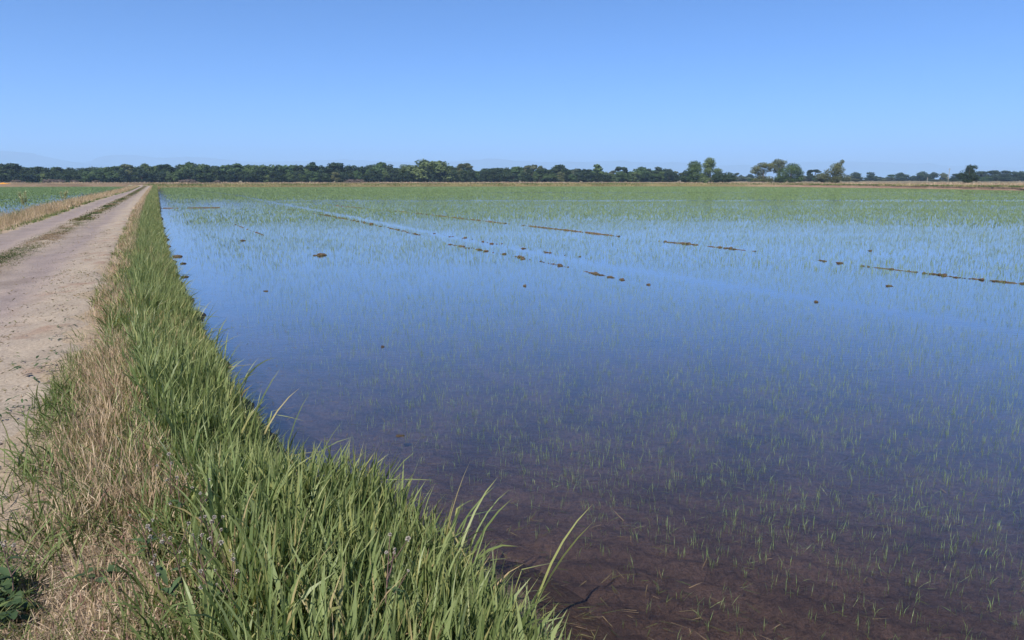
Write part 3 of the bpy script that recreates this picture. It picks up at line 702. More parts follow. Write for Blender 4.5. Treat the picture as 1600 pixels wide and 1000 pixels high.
# ---------------------------------------------------------------- trees
def crown_mesh(blobs, n, leaf, seed, up=.25):
    r = np.random.default_rng(seed); B = np.array(blobs, float)
    area = (B[:, 3] * B[:, 4] + B[:, 3] * B[:, 5] + B[:, 4] * B[:, 5]); w = area / area.sum()
    i = r.choice(len(B), n, p=w); d = r.normal(size=(n, 3)); d /= np.linalg.norm(d, axis=1)[:, None]
    rad = r.uniform(.45, 1.06, n) ** .55
    lob = 1 + .22 * np.sin(d[:, 0] * 6 + i * 1.7) * np.sin(d[:, 1] * 5 + i) + .15 * np.sin(d[:, 2] * 9 + i * 2.3)
    c = B[i, :3] + d * B[i, 3:6] * (rad * lob)[:, None]
    nr = d + r.normal(0, .55, (n, 3)) + np.array([0, 0, up]); nr /= np.linalg.norm(nr, axis=1)[:, None]
    a = np.cross(nr, r.normal(size=(n, 3))); a /= np.linalg.norm(a, axis=1)[:, None]; b = np.cross(nr, a)
    sz = leaf * r.uniform(.55, 1.45, n)
    q = [(-1, -.6), (.7, -1), (1, .5), (-.5, 1)]
    V = np.stack([c + a * (sz * u * r.uniform(.6, 1.2, n))[:, None] + b * (sz * v * r.uniform(.6, 1.2, n))[:, None] for u, v in q], 1)
    tint = np.clip(.5 + (np.sin(i * 12.9898) * .5) * .5 + r.normal(0, .14, n), 0, 1)
    keep = V[:, :, 2].min(1) > .0
    V = V[keep]; tint = tint[keep]; n = len(V)
    return mesh_np('crown', V.reshape(-1, 3), [np.arange(n * 4).reshape(n, 4)], [M_crown], {'tint': np.repeat(tint, 4)})
def tubes(paths, mat, name, sides=7):
    V = []; Fq = []
    for path in paths:
        base = len(V)
        for k, (p, rad) in enumerate(path):
            p = np.array(p, float)
            for j in range(sides):
                a = 2 * math.pi * j / sides; V.append(p + rad * np.array([math.cos(a), math.sin(a), 0]))
        for k in range(len(path) - 1):
            for j in range(sides):
                a0 = base + k * sides + j; a1 = base + k * sides + (j + 1) % sides
                Fq.append([a0, a1, a1 + sides, a0 + sides])
    return mesh_np(name, V, [np.array(Fq)], [mat], None, True)
def trunk_mesh(blobs, seed, r0=.035):
    r = random.Random(seed); paths = []
    top = max(blobs, key=lambda b: b[2]); zt = top[2]
    paths.append([((0, 0, -.02), r0 * 1.5), ((r.uniform(-.01, .01), 0, .04), r0 * 1.05), ((top[0] * .3, top[1] * .3, zt * .35), r0 * .8), ((top[0] * .7, top[1] * .7, zt * .7), r0 * .5), ((top[0], top[1], zt), r0 * .15)])
    for b in r.sample(list(blobs), min(len(blobs), 9)):
        z0 = r.uniform(.15, .4) * max(.4, zt); st0 = (top[0] * .3, top[1] * .3, z0 * .9)
        mid_ = ((st0[0] + b[0]) / 2 + r.uniform(-.02, .02), (st0[1] + b[1]) / 2, (st0[2] + b[2]) / 2 + .02)
        paths.append([(st0, r0 * .5), (mid_, r0 * .33), ((b[0], b[1], max(b[2], st0[2] + .02)), r0 * .1)])
    return tubes(paths, M_bark, 'trunk')
def gen_blobs(kind, seed):
    r = random.Random(seed); B = []
    def add(x, y, z, s, sz=None): B.append((x, y, z, s * r.uniform(.85, 1.2), s * r.uniform(.85, 1.2), (sz or s * .8) * r.uniform(.85, 1.15)))
    if kind == 'round':
        for k in range(22):
            a = r.uniform(0, 6.28); q = math.sqrt(r.random()) * .30; z = r.uniform(.10, .86); f = math.sqrt(max(.5 if z < .48 else .15, 1 - ((z - .48) / .46) ** 2))
            add(math.cos(a) * q * 1.2 * f, math.sin(a) * q * 1.2 * f, z, r.uniform(.11, .17))
    elif kind == 'dome':
        for k in range(30):
            a = r.uniform(0, 6.28); q = math.sqrt(r.random()); z = .14 + .70 * math.sqrt(max(0, 1 - q * q)) * r.uniform(.15, 1)
            add(math.cos(a) * q * .48, math.sin(a) * q * .48, z, r.uniform(.12, .18))
    elif kind == 'bushy':
        for k in range(18):
            a = r.uniform(0, 6.28); z = r.uniform(.06, .84); q = math.sqrt(r.random()) * .34 * (1.1 - z * .7)
            add(math.cos(a) * q, math.sin(a) * q, z, r.uniform(.12, .19))
    elif kind == 'tall':
        for k in range(16):
            a = r.uniform(0, 6.28); z = r.uniform(.2, .9); q = math.sqrt(r.random()) * .2 * (1.15 - abs(z - .5))
            add(math.cos(a) * q, math.sin(a) * q, z, r.uniform(.08, .14))
    elif kind == 'ragged':
        for k in range(15):
            a = r.uniform(0, 6.28); z = r.uniform(.2, .9); q = math.sqrt(r.random()) * .36 * (1.2 - z * .7)
            add(math.cos(a) * q, math.sin(a) * q, z, r.uniform(.06, .13))
    return B
PROTO = {}
def proto(kind, v):
    if (kind, v) not in PROTO:
        sd_ = hash((kind == 'round', kind == 'dome', kind == 'bushy', kind == 'tall', v)) % 9999 + v
        B = gen_blobs(kind, sd_)
        PROTO[(kind, v)] = (crown_mesh(B, 4200, .024, sd_), trunk_mesh(B, sd_, .028))
    return PROTO[(kind, v)]
GREENS = {'dark': (.027, .048, .018), 'mid': (.062, .102, .035), 'light': (.108, .152, .058), 'olive': (.105, .118, .050), 'grey': (.108, .128, .078), 'blue': (.034, .058, .032), 'brown': (.12, .095, .05), 'brush': (.13, .10, .085)}
GZ = .28
def place_tree(x, ytop, wpx, D, kind, colr, label, group=None, v=None, name='broadleaf_tree', meshes=None, cat='tree'):
    top = at_depth(x, ytop, D); H = max(top[2] - GZ, .8); W = wpx / F * D
    v = random.randrange(3) if v is None else v
    cm, tm = meshes or proto(kind, v)
    bw = {'round': .9, 'dome': 1.2, 'bushy': .95, 'tall': .6, 'ragged': .85}.get(kind, 1.0)
    root = empty(name, (top[0], D, GZ), random.uniform(0, 6.28) if meshes is None else 0, (W / bw, W / bw, H / .98))
    cr = link('crown', cm, root); tr = link('trunk', tm, root)
    c = GREENS[colr]; j = random.uniform(.85, 1.15); jj = random.uniform(.93, 1.07)
    cr.color = (c[0] * j * jj, c[1] * j, c[2] * j / jj, 1)
    tag(root, label, cat, group); return root
WOOD_L = ('dark tree in the solid wood between the left edge and the road end', 'wood left of the road end')
WOOD_M = ('tree in the unbroken dark wood just right of the road end', 'wood right of the road end')
WOOD_C = ('tree in the middle stretch of wood around the great broad dome', 'wood around the broad dome')
# skyline trees: x, top y, width px, distance, kind, colour, own label or None
SKY = [
 (2, 252.5, 34, 345, 'round', 'dark', 'tall dark tree on the skyline at the very left edge'), (22, 255, 30, 350, 'round', 'dark', None), (40, 261, 28, 350, 'bushy', 'dark', None), (58, 257.5, 30, 352, 'round', 'dark', None),
 (82, 258, 32, 352, 'round', 'dark', None), (108, 261, 30, 355, 'bushy', 'dark', None), (133, 260, 30, 355, 'round', 'dark', None),
 (162, 255.5, 36, 352, 'dome', 'mid', 'mid green rounded tree rising above the wood left of the road end'), (184, 258.5, 24, 352, 'tall', 'mid', None), (199, 256, 22, 352, 'tall', 'olive', 'yellowish olive tree in the wood left of the road end'), (213, 259, 22, 354, 'round', 'dark', None),
 (232, 252, 28, 360, 'round', 'mid', 'tree with a peaked crown directly above the end of the road'), (257, 256, 24, 362, 'tall', 'dark', 'narrow dark tree just right of the peaked tree above the road'), (272, 262, 24, 365, 'bushy', 'dark', None),
 (296, 249.5, 34, 365, 'round', 'mid', 'tallest green tree right after the road end, with a flat top'), (316, 252.5, 26, 368, 'round', 'mid', None), (338, 257.5, 26, 372, 'bushy', 'blue', None), (362, 251.5, 36, 372, 'round', 'mid', 'broad green tree with pale trunks showing beneath its crown'), (390, 254, 32, 376, 'round', 'mid', None),
 (412, 253.5, 34, 380, 'round', 'mid', None), (432, 257, 26, 384, 'bushy', 'dark', None), (447, 254, 26, 386, 'round', 'mid', None), (466, 257, 26, 390, 'bushy', 'dark', None), (485, 252.5, 24, 392, 'tall', 'dark', None), (502, 256, 28, 394, 'round', 'dark', None), (525, 254, 32, 396, 'round', 'dark', None), (549, 257.5, 30, 398, 'bushy', 'dark', None), (566, 257, 28, 400, 'round', 'dark', None),
 (594, 250, 32, 400, 'round', 'mid', 'rounded green tree standing up left of the great broad dome'), (610, 256, 24, 402, 'bushy', 'blue', None), (622, 262, 22, 402, 'round', 'dark', None), (638, 253, 46, 398, 'dome', 'light', 'pale green tree leaning on the near side of the great broad dome'),
 (668, 245.0, 92, 400, 'dome', 'light', 'great broad light green dome, highest of the wood'), (697, 258, 26, 408, 'round', 'mid', None), (707, 260, 20, 405, 'bushy', 'dark', None), (726, 254.5, 24, 410, 'tall', 'olive', 'olive tree with a loose umbrella top right of the great dome'), (737, 263, 20, 412, 'bushy', 'dark', None),
 (751, 263, 24, 414, 'round', 'mid', None), (773, 260, 24, 416, 'round', 'dark', None), (791, 261, 22, 418, 'bushy', 'dark', None), (806, 260, 24, 420, 'round', 'mid', None),
 (829, 257, 24, 420, 'tall', 'grey', 'grey green tree with a pale foot in the thinning wood'), (842, 260, 20, 420, 'ragged', 'olive', None), (853, 262, 20, 420, 'bushy', 'dark', None), (872, 257, 26, 420, 'round', 'dark', 'dark bushy tree topping the thinning wood left of the slim tree'), (887, 262, 24, 422, 'round', 'mid', None), (912, 261, 26, 424, 'round', 'dark', 'round dark tree just left of the slim light tree'), (900, 263, 18, 424, 'bushy', 'grey', None),
 (935, 256.5, 22, 420, 'tall', 'light', 'slim light green tree standing up from the thin wood'), (946, 268, 18, 424, 'bushy', 'light', None), (957, 266, 20, 440, 'ragged', 'grey', None), (971, 260, 20, 430, 'tall', 'blue', 'slender bluish tree left of the broad dark pair'), (988, 267, 20, 434, 'bushy', 'mid', None),
 (1004, 257.8, 34, 425, 'round', 'mid', 'broad green tree, left of the dark touching pair'), (1023, 258, 26, 430, 'round', 'blue', 'bluish green tree, middle of the touching three'), (1038, 260.5, 24, 434, 'round', 'blue', 'bluish green tree, right end of the touching three'), (1052, 267, 22, 440, 'bushy', 'grey', 'low grey green tree left of the tall two-lobed tree'), (1066, 268, 20, 450, 'ragged', 'grey', None),
]
for (x, yt, w, D, kd, c, lab) in SKY:
    seg = WOOD_L if x < 228 else WOOD_M if x < 580 else WOOD_C if x < 800 else ('low tree in the thinning wood between dome and lone trees', 'thinning wood')
    place_tree(x, yt, w * 1.12, D, kd, c, lab or seg[0], None if lab else seg[1])
# nearer, lower trees that close the wood
SEG = [(60, 'by the left edge'), (125, 'below the low even skyline left of the road'), (180, 'below the mid green rounded tree left of the road'), (226, 'below the yellowish olive tree'), (285, 'straight behind the road end'), (340, 'below the flat-topped tallest tree after the road end'), (400, 'beside the tree with pale trunks'), (480, 'in the first half of the even dark wood'), (570, 'in the second half of the even dark wood'), (630, 'below the rounded tree left of the great dome'), (705, 'below the great broad dome'), (760, 'below the loose umbrella top'), (830, 'just before the grey green tree with a pale foot'), (930, 'in the thinning wood left of the slim light tree'), (2000, 'between the slim light tree and two-lobed pair')]
def seg(x, head):
    w = next(t_ for lim, t_ in SEG if x < lim)
    return head + ' ' + w, head + ', ' + w
skx = np.array([t_[0] for t_ in SKY]); sky_y = np.array([t_[1] for t_ in SKY])
x = -8.0
while x < 1068:          # trees that stand behind and between the skyline trees
    D = np.interp(x, [0, 300, 600, 900], [362, 380, 418, 436]) + random.uniform(-3, 6)
    lab, gr = seg(x, 'rear tree of the wood')
    place_tree(x, float(np.interp(x, skx, sky_y)) + random.uniform(1, 5) + (4 if x > 900 else 0), random.uniform(18, 26), D, random.choice(['round', 'bushy']), random.choice(['dark', 'dark', 'blue', 'mid']), lab, gr)
    x += random.uniform(7, 11)
x = -6.0
while x < 1062:
    D = np.interp(x, [0, 300, 600, 900], [336, 352, 388, 410]) + random.uniform(-5, 3)
    c = random.choices(['dark', 'mid', 'blue', 'light', 'olive'], [5, 3, 3, .7, .5])[0]
    lab, gr = seg(x, 'small front tree')
    place_tree(x, random.uniform(263, 272) + (4 if x > 900 else 0), random.uniform(15, 23), D, random.choice(['bushy', 'bushy', 'round']), c, lab, gr)
    x += random.uniform(7, 11)
# distant bluish trees
FARB = [(1151, 270, 10, 700, 'tall', 'blue', 'thin far tree left of the spreading tree, nearer the dark dome'), (1159, 273, 10, 700, 'round', 'blue', 'tiny round far tree between dark dome and spreading tree'), (1172, 271.5, 16, 640, 'bushy', 'blue', 'small far tree at the foot of the spreading tree'),
 (1140, 276, 30, 600, 'dome', 'grey', None), (1165, 277, 30, 600, 'dome', 'grey', None), (1272, 264.5, 20, 520, 'tall', 'dark', 'dark far tree with bare limbs left of the leaning tree'), (1258, 274, 18, 560, 'bushy', 'grey', None), (1327, 273, 14, 560, 'tall', 'grey', 'slim grey green tree right after the leaning tree'),
 (1339, 268.5, 22, 600, 'dome', 'blue', 'broad blue green far tree, first right of the leaning tree'), (1362, 268.5, 18, 600, 'round', 'blue', 'round blue green far tree standing alone above golden grass'), (1376, 276, 22, 640, 'dome', 'blue', None), (1392, 272, 16, 640, 'round', 'mid', 'lighter green far tree between two dark ones above golden grass'), (1410, 269.3, 22, 610, 'round', 'blue', 'dark blue far tree right of the lighter far tree'), (1426, 274, 14, 640, 'bushy', 'blue', None),
 (1440, 267.3, 22, 600, 'round', 'blue', 'tallest of the blue far trees left of the pole'), (1457, 268.8, 20, 600, 'bushy', 'blue', 'far tree just left of the pale tree by the pole'), (1476, 269.6, 16, 560, 'round', 'grey', 'pale grey green tree beside the utility pole'), (1495, 270.5, 20, 580, 'round', 'blue', None), (1505, 270, 16, 560, 'bushy', 'mid', None), (1487, 280, 26, 480, 'dome', 'mid', None), (1465, 280, 24, 500, 'dome', 'grey', None),
 (1536, 266.5, 24, 520, 'round', 'blue', None), (1551, 265.3, 26, 520, 'round', 'blue', None), (1567, 266, 24, 525, 'bushy', 'blue', None), (1582, 267.3, 24, 530, 'round', 'blue', None), (1599, 267, 24, 530, 'round', 'blue', None), (1616, 268, 24, 530, 'round', 'blue', None), (1640, 268, 30, 530, 'round', 'blue', None), (1543, 276, 20, 500, 'bushy', 'mid', None), (1575, 276, 24, 505, 'bushy', 'blue', None)]
for (x, yt, w, D, kd, c, lab) in FARB:
    kd = 'bushy' if kd in ('round', 'dome') else kd
    place_tree(x, yt, w * 1.15, D, kd, c, lab or ('blue green tree in the far row right of the ragged dark tree' if x > 1525 else 'low blue grey far tree or scrub between the lone trees'), None if lab else ('far row at the right' if x > 1525 else 'far scrub trees'))
x = 1130.0
while x < 1345:
    place_tree(x, random.uniform(274, 278.5), random.uniform(14, 24), random.uniform(430, 520), random.choice(['bushy', 'round']), random.choice(['grey', 'blue', 'grey', 'mid']), 'low grey green scrub tree seen behind the lone trees on the tan bank', 'scrub behind the lone trees')
    x += random.uniform(9, 15)
x = 1345.0
while x < 1530:
    place_tree(x, random.uniform(276, 279.5), random.uniform(16, 24), random.uniform(600, 680), 'bushy', random.choice(['blue', 'grey']), 'low bluish scrub tree filling between the far round trees', 'scrub between the far trees')
    x += random.uniform(12, 18)
# lone trees with shapes of their own; blobs in photo pixels: (x, y, rx, ry)
def shaped(name, bl_, D, colr, label, n, seed, leafpx=1.0):
    r = random.Random(seed); xs = [b[0] for b in bl_]; cx = (min(xs) + max(xs)) / 2
    k = D / F; B = []
    base = at_depth(cx, HY, D)
    for (bx, by, rx, ry) in bl_:
        q = at_depth(bx, by, D)
        for j in range(2):
            B.append((q[0] - base[0] + r.uniform(-.3, .3) * rx * k, r.uniform(-.9, .9) * rx * k, q[2] - GZ, rx * k * r.uniform(.9, 1.2), rx * k * r.uniform(.9, 1.2), ry * k * r.uniform(.85, 1.08)))
    if name.endswith('tree'):
        lo_, hi_ = min(xs), max(xs)
        for j in range(7):
            B.append(((r.uniform(lo_, hi_) - cx) * k * .95, r.uniform(-4, 4) * k, r.uniform(.6, 2.0), r.uniform(3.5, 6) * k, 5 * k, r.uniform(2, 4) * k))
    root = empty(name, (base[0], D, GZ)); cr = link('crown', crown_mesh(B, int(n * 1.9), leafpx * k * .56, seed), root)
    link('trunk', trunk_mesh(B, seed, .3), root); c = GREENS[colr]; cr.color = (*c, 1); tag(root, label, 'tree')
    return root
shaped('broadleaf_tree', [(1087, 258, 8, 6), (1082, 265, 7, 6), (1092, 264, 7, 7), (1085, 273, 9, 6), (1096, 276, 7, 5), (1080, 278, 6, 4)], 330, 'mid', 'tall rounded tree, left lobe of the two-lobed pair in the middle', 4200, 601)
shaped('broadleaf_tree', [(1110, 252, 7, 5.5), (1104, 258, 7, 6), (1114, 257, 6, 7), (1106, 266, 7, 6), (1120, 267, 6, 4), (1102, 275, 8, 6), (1122, 272, 4, 5), (1100, 281, 6, 4)], 325, 'light', 'tallest light green tree with sky gaps, right of the two-lobed pair', 4200, 603)
shaped('dome_shrub', [(1127, 275, 10, 6), (1137, 276, 8, 6), (1118, 277, 7, 5), (1142, 279, 5, 4), (1131, 280, 12, 4)], 320, 'dark', 'low dark green dome shaped tree beside the two-lobed pair', 3600, 605)
shaped('broadleaf_tree', [(1072, 271, 5, 5), (1070, 278, 7, 5), (1078, 277, 5, 6)], 336, 'dark', 'small dark tree at the left foot of the two-lobed pair', 2400, 607)
shaped('broadleaf_tree', [(1192, 258, 8, 4.5), (1182, 263, 7, 4), (1200, 260, 8, 5), (1178, 268, 5, 3.5), (1190, 268, 8, 5), (1207, 258, 6, 5), (1188, 276, 7, 6), (1196, 279, 8, 4), (1202, 266, 4, 3)], 300, 'olive', 'spreading olive green tree with sky gaps at the tan bank', 3600, 609, .9)
shaped('broadleaf_tree', [(1217, 253, 6, 4.5), (1224, 254, 4, 4), (1220, 261, 8, 6), (1214, 266, 5, 5)], 304, 'grey', 'tall grey green crown between the spreading and the round lone trees', 2400, 611, .9)
shaped('broadleaf_tree', [(1240, 260, 8, 5), (1232, 266, 9, 6), (1246, 266, 7, 6), (1225, 273, 9, 7), (1240, 276, 9, 6), (1251, 272, 5, 8), (1218, 279, 7, 4), (1250, 280, 6, 4)], 298, 'mid', 'broad round green tree, rightmost of the clump on the tan bank', 4600, 613, .95)
shaped('leaning_tree', [(1315, 253, 3, 3.5), (1312, 258, 4.5, 4), (1306, 261, 6, 5), (1312, 265, 6, 6), (1303, 268, 7, 5), (1310, 274, 9, 6), (1304, 279, 9, 4), (1292, 269, 4, 5), (1290, 275, 6, 5)], 292, 'olive', 'lone tree with a pointed crown leaning to the right', 4200, 615, .9)
shaped('leafy_shrub', [(1282, 276, 6, 5), (1286, 281, 7, 3), (1325, 279, 4, 4)], 298, 'grey', 'grey brown shrub at the foot of the leaning tree', 1500, 617)
shaped('ragged_tree', [(1513, 261, 4, 3.5), (1522, 261, 3.5, 3), (1516, 266, 6, 5), (1522, 270, 5, 5), (1508, 272, 6, 5), (1501, 276, 5, 5), (1514, 276, 8, 6), (1524, 278, 5, 5), (1511, 282, 7, 3.5), (1526, 263, 1.5, 1.5)], 240, 'dark', 'ragged dark tree standing alone in front of the far row', 4600, 619, .8)
shaped('small_bush', [(1102.5, 285.5, 2.4, 2.4)], 215, 'mid', 'single small round green bush on the bank below the two-lobed pair', 500, 621)
# brush at the foot of the left wood
for k, (x, w, h) in enumerate([(28, 12, 4), (72, 10, 4), (80, 14, 5), (92, 12, 4.5), (116, 10, 4), (150, 10, 3), (285, 12, 4), (297, 14, 5), (340, 8, 3), (548, 14, 5), (562, 12, 5)]):
    shaped('dry_brush', [(x, 285.2 - h * .5, w * .5, h * .5), (x + w * .3, 286 - h * .35, w * .35, h * .35)], np.interp(x, [0, 300, 600], [322, 335, 370]), 'brush', 'grey brown brush at the foot of the dark wood', 500, 630 + k)
for ob in COL.objects:
    if ob.name.startswith('dry_brush'): ob['category'] = 'brush'; ob['group'] = 'brush along the wood'
# pale bush by the road end
shaped('pale_bush', [(205.5, 291.5, 3.0, 1.8)], 140, 'grey', 'small pale bush at the road verge near the far end', 500, 651).children[0].color = (.42, .42, .30, 1)

# utility poles
def pole(x, ytop, D, label, arm=True):
    t = at_depth(x, ytop, D); H = t[2] - GZ
    root = empty('utility_pole', (t[0], D, GZ))
    link('shaft', tubes([[((0, 0, -.5), .17), ((0, 0, H * .5), .15), ((0, 0, H), .11)]], M_pole, 'shaft', 10), root)
    if arm:
        import bmesh
        bm = bmesh.new(); bmesh.ops.create_cube(bm, size=1)
        for v in bm.verts: v.co.x *= 2.4; v.co.y *= .12; v.co.z *= .14
        bmesh.ops.bevel(bm, geom=bm.edges[:], offset=.02, segments=1)
        me = bpy.data.meshes.new('cross_arm'); bm.to_mesh(me); bm.free(); me.materials.append(M_pole)
        link('cross_arm', me, root, (0, -.18, H - .7)).rotation_euler = (0, 0, .5)
        for q in (-1, 0, 1):
            link('insulator', tubes([[((0, 0, 0), .05), ((0, 0, .12), .07), ((0, 0, .2), .03)]], M_pole, 'insulator', 8), root, (q * 1.05 * math.cos(.5), -.18 + q * 1.05 * math.sin(.5), H - .63))
    tag(root, label, 'pole')
pole(1484, 262.5, 430, 'tall wooden utility pole between the pale tree and ragged tree')
pole(1449.5, 277, 400, 'short pale post before the blue far trees', False)

# orange cover on the left bank
import bmesh
bm = bmesh.new(); bmesh.ops.create_grid(bm, x_segments=24, y_segments=8, size=1)
for v in bm.verts:
    e_ = max(0, 1 - v.co.x ** 2) * max(0, 1 - v.co.y ** 2)
    v.co.z = .55 * e_ ** .4 + .12 * math.sin(v.co.x * 9) * e_ ** .5 + .06 * math.sin(v.co.y * 7 + v.co.x * 5) * e_; v.co.x *= 2.3; v.co.y *= .9
me = bpy.data.meshes.new('orange_mound'); bm.to_mesh(me); bm.free(); me.materials.append(M_orange)
for p in me.polygons: p.use_smooth = True
q = at_depth(3, 288.5, 184); o = link('orange_mound', me, None, (q[0], 184, .42)); tag(o, 'low orange mound on the far bank at the left edge', 'mound')

# ---------------------------------------------------------------- weeds near the camera and by the road
def leaf_mesh(Lf, W, seed, curl=.5):
    r = random.Random(seed); V = []; n = 6
    for k in range(n + 1):
        u = k / n; w = W * math.sin(math.pi * min(1, u * .9 + .08)) ** .8 * (1 + (.18 if k % 2 else -.1)); zc = -curl * Lf * u * u
        V += [(Lf * u, -w / 2, zc + .12 * w), (Lf * u, 0, zc), (Lf * u, w / 2, zc + .12 * w)]
    V = np.array(V); return mesh_np('leaf', V, [grid(n + 1, 3)], [M_wleaf], {'tint': np.full(len(V), r.random()), 'along': np.zeros(len(V))}, True)
LEAVES = [leaf_mesh(.11, .035, k) for k in range(3)]
BROAD = [leaf_mesh(.13, .08, 10 + k, .35) for k in range(3)]
def fluff_mesh(seed):
    r = np.random.default_rng(seed); n = 90; d = r.normal(size=(n, 3)); d[:, 2] = np.abs(d[:, 2]) - .2; d /= np.linalg.norm(d, axis=1)[:, None]
    a = np.cross(d, r.normal(size=(n, 3))); a /= np.linalg.norm(a, axis=1)[:, None]
    L_ = r.uniform(.6, 1, n)[:, None] * .013
    V = np.stack([d * .001 - a * .0006, d * .001 + a * .0006, d * L_ + a * .0028, d * L_ - a * .0028], 1)
    b = np.array([[(.004 * math.cos(k), .004 * math.sin(k), z) for k in np.linspace(0, 6.28, 6)[:-1]] for z in (-.012, -.002)]).reshape(-1, 3)
    f = np.array([[k, (k + 1) % 5, 5 + (k + 1) % 5, 5 + k] for k in range(5)])
    return mesh_np('seed_head', np.concatenate([V.reshape(-1, 3), b]), [np.arange(n * 4).reshape(n, 4), f + n * 4], [M_fluff])
FL = [fluff_mesh(k) for k in range(3)]
def seeding_weed(x, y, h, heads, label, seed, group=None):
    p = px(x, y, .42); s, t = st(p); r = random.Random(seed)
    root = empty('seeding_weed', (p[0], p[1], float(levee_z(s, t)) - .01)); root.rotation_euler = (0, 0, r.uniform(0, 6.28))
    lean = (r.uniform(-.12, .12), r.uniform(-.12, .12)); paths = []; tips = []
    main = [((0, 0, 0), .0035)] + [((lean[0] * h * u ** 1.4 + r.uniform(-.006, .006), lean[1] * h * u ** 1.4, h * u), .0033 - .002 * u) for u in (.25, .5, .75, 1)]
    paths.append(main); tips.append(main[-1][0])
    for k in range(heads - 1):
        u = r.uniform(.45, .92); b = (lean[0] * h * u ** 1.4, lean[1] * h * u ** 1.4, h * u); a = r.uniform(0, 6.28); ln = r.uniform(.04, .12)
        tp = (b[0] + math.cos(a) * ln * .6, b[1] + math.sin(a) * ln * .6, b[2] + ln * .8)
        paths.append([(b, .0018), ((b[0] * .5 + tp[0] * .5 + .004, b[1] * .5 + tp[1] * .5, b[2] * .6 + tp[2] * .4), .0015), (tp, .001)]); tips.append(tp)
    link('stem', tubes(paths, M_stem, 'stem', 5), root)
    for tp in tips:
        o = link('seed_head', r.choice(FL), root, tp); k = r.uniform(.35, .7); o.scale = (k, k, k); o.rotation_euler = (r.uniform(-.6, .6), r.uniform(-.6, .6), r.uniform(0, 6))
    for k in range(r.randint(4, 7)):
        u = r.uniform(.05, .7); o = link('leaf', r.choice(LEAVES), root, (lean[0] * h * u ** 1.4, lean[1] * h * u ** 1.4, h * u)); k2 = r.uniform(.5, 1) * (1.1 - u * .6)
        o.scale = (k2, k2, k2); o.rotation_euler = (0, r.uniform(-.7, .2), r.uniform(0, 6.28))
    tag(root, label, 'weed', group)
WL = ('thin seeding weed with white fluffy heads at the foot of the green grass', 'fluffy seeding weeds')
for k, (x, y, h, n) in enumerate([(342, 1015, .42, 7), (352, 960, .38, 8), (300, 975, .34, 6), (262, 985, .33, 4), (318, 900, .34, 6), (290, 860, .30, 5), (240, 900, .26, 4), (372, 1020, .34, 5), (270, 820, .28, 4)]):
    seeding_weed(x, y, h, n, ['tall fluffy weed at the bottom border, left of the green grass', 'fluffiest seeding weed, in the middle of the weed clump by the grass', 'fluffy weed of medium height at the lower left of the weed clump', 'thin fluffy weed standing furthest left and low in the weed clump', 'fluffy weed just above the fluffiest one in the weed clump', 'fluffy weed at the upper left of the weed clump by the grass', 'short fluffy weed on straw, left of the weed clump', 'fluffy weed half hidden in green grass right of the weed clump', 'topmost small fluffy weed where dry grass meets green grass'][k], 700 + k, WL[1])
seeding_weed(598, 1075, .52, 6, 'fluffy seeding weed rising inside the tall green grass at the bottom', 720)
seeding_weed(28, 960, .26, 4, 'small fluffy weed over the dark leafy plant in the bottom corner', 721)
seeding_weed(14, 920, .18, 3, 'short fluffy weed on bare straw at the left border', 722)
def leafy(x, y, n, sc, label, meshes, name='leafy_weed', seed=0, z=.42, group=None):
    r = random.Random(seed); p = px(x, y, z); s, t = st(p)
    root = empty(name, (p[0], p[1], float(levee_z(s, t))))
    for k in range(n):
        o = link('leaf', r.choice(meshes), root, (r.uniform(-.2, .2) * sc, r.uniform(-.2, .2) * sc, r.uniform(.0, .22) * sc)); k2 = r.uniform(.6, 1.1) * sc
        o.scale = (k2, k2, k2); o.rotation_euler = (r.uniform(-.3, .3), r.uniform(-.9, .1), r.uniform(0, 6.28))
    tag(root, label, 'weed', group)
leafy(-4, 992, 80, .40, 'dark green broad leaved weed in the bottom left corner', BROAD, seed=1)
leafy(-14, 955, 60, .40, 'dark leafy weed cut by the left border near the bottom', BROAD, seed=2)
leafy(165, 925, 16, .4, 'small dark leafy weed on the straw between corner weed and grass', BROAD, seed=3)
for k, (x, y, sc) in enumerate([(88, 529, .8), (52, 588, 1.1), (90, 552, .6), (62, 585, .7), (35, 568, .5), (80, 570, .7), (102, 512, .7), (8, 655, .7), (20, 640, .7), (150, 437, .7)]):
    leafy(x, y, 12, sc * .55, ['low green weed tuft at the sandy road edge, second from the dry grass', 'yellowish green mat of weed on the sandy road edge', 'bluish green weed sprig at the road edge between two mats', 'tiny weed beside the yellowish mat on the road edge', 'tiny dark weed sprig out on the wheel track', 'little weed between the yellowish mat and dry grass', 'grey green tuft where the dry grass meets the road', 'small weed on the road at the left border, lower', 'small weed on the road at the left border, upper', 'far small weed tuft at the sandy edge of the road'][k], LEAVES, 'weed_tuft', 40 + k, .45)
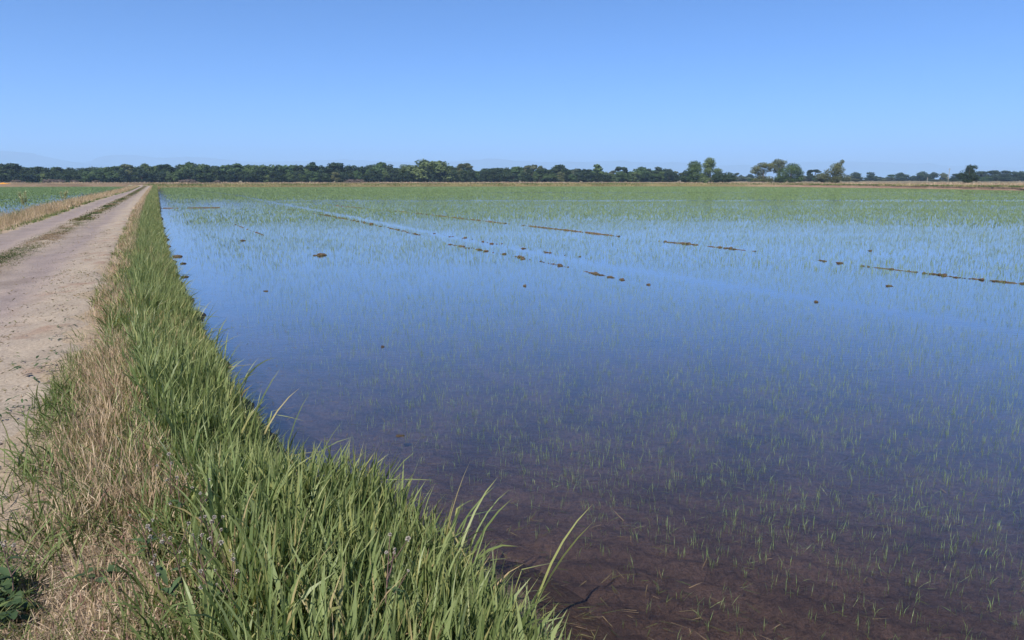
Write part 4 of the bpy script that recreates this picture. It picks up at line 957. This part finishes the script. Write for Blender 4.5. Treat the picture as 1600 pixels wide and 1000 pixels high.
# tall pale weeds on the left verge
def plume(x, ybase, ytop, n, label, seed):
    p = px(x, ybase, .5); D = p[1]; h = (ybase - ytop) / F * D; r = random.Random(seed); s, t = st(p)
    root = empty('tall_pale_weed', (p[0], p[1], float(levee_z(s, t)) - .02)); h += .5 - root.location.z
    paths = []; tops = []
    for k in range(n):
        a = r.uniform(0, 6.28); l_ = r.uniform(.08, .3) * h; hh = h * r.uniform(.75, 1)
        paths.append([((0, 0, 0), .008), ((math.cos(a) * l_ * .3, math.sin(a) * l_ * .3, hh * .5), .006), ((math.cos(a) * l_, math.sin(a) * l_, hh), .003)]); tops.append((a, l_, hh))
    st_ = tubes(paths, M_plume, 'stem', 5); st_.attributes.new('tint', 'FLOAT', 'POINT'); link('stem', st_, root)
    for a, l_, hh in tops:
        B_ = Acc(); m = 60; u = U(.55, 1, m)
        b = np.stack([np.cos(a) * l_ * u ** 1.5, np.sin(a) * l_ * u ** 1.5, hh * u], -1)
        B_.add(blades(b, U(.08, .2, m), U(.02, .04, m), U(0, 6.283, m), U(.2, .9, m), 0.3, 2, U(-1, 1, m), rng.random(m)))
        B_.build('plume', M_plume, root)
    tag(root, label, 'weed')
plume(32, 326, 306, 1, 'single leaning pale weed on the far verge, leftmost of the tall ones', 801)
plume(42, 327, 301, 4, 'tall pale branching weed on the far verge, second of the tall ones', 802)
plume(101, 322, 296, 4, 'tall pale plumed weed on the far verge, nearest the road', 803)

# ---------------------------------------------------------------- the air
m, n, l, out = newmat('haze')
pv_ = n.new('ShaderNodeVolumePrincipled'); pv_.inputs['Color'].default_value = (.46, .695, 1.0, 1); pv_.inputs['Density'].default_value = 1.7e-4; pv_.inputs['Anisotropy'].default_value = 0.0
l.new(pv_.outputs[0], out.inputs['Volume'])
me = bpy.data.meshes.new('haze'); bm = bmesh.new(); bmesh.ops.create_cube(bm, size=1)
for v in bm.verts: v.co = Vector((v.co.x * 60000, v.co.y * 60000, (v.co.z + .5) * 652 - 2))
bm.to_mesh(me); bm.free(); me.materials.append(m)
hz = link('haze', me); tag(hz, 'thin blue summer haze over the whole plain', 'haze', kind='stuff')
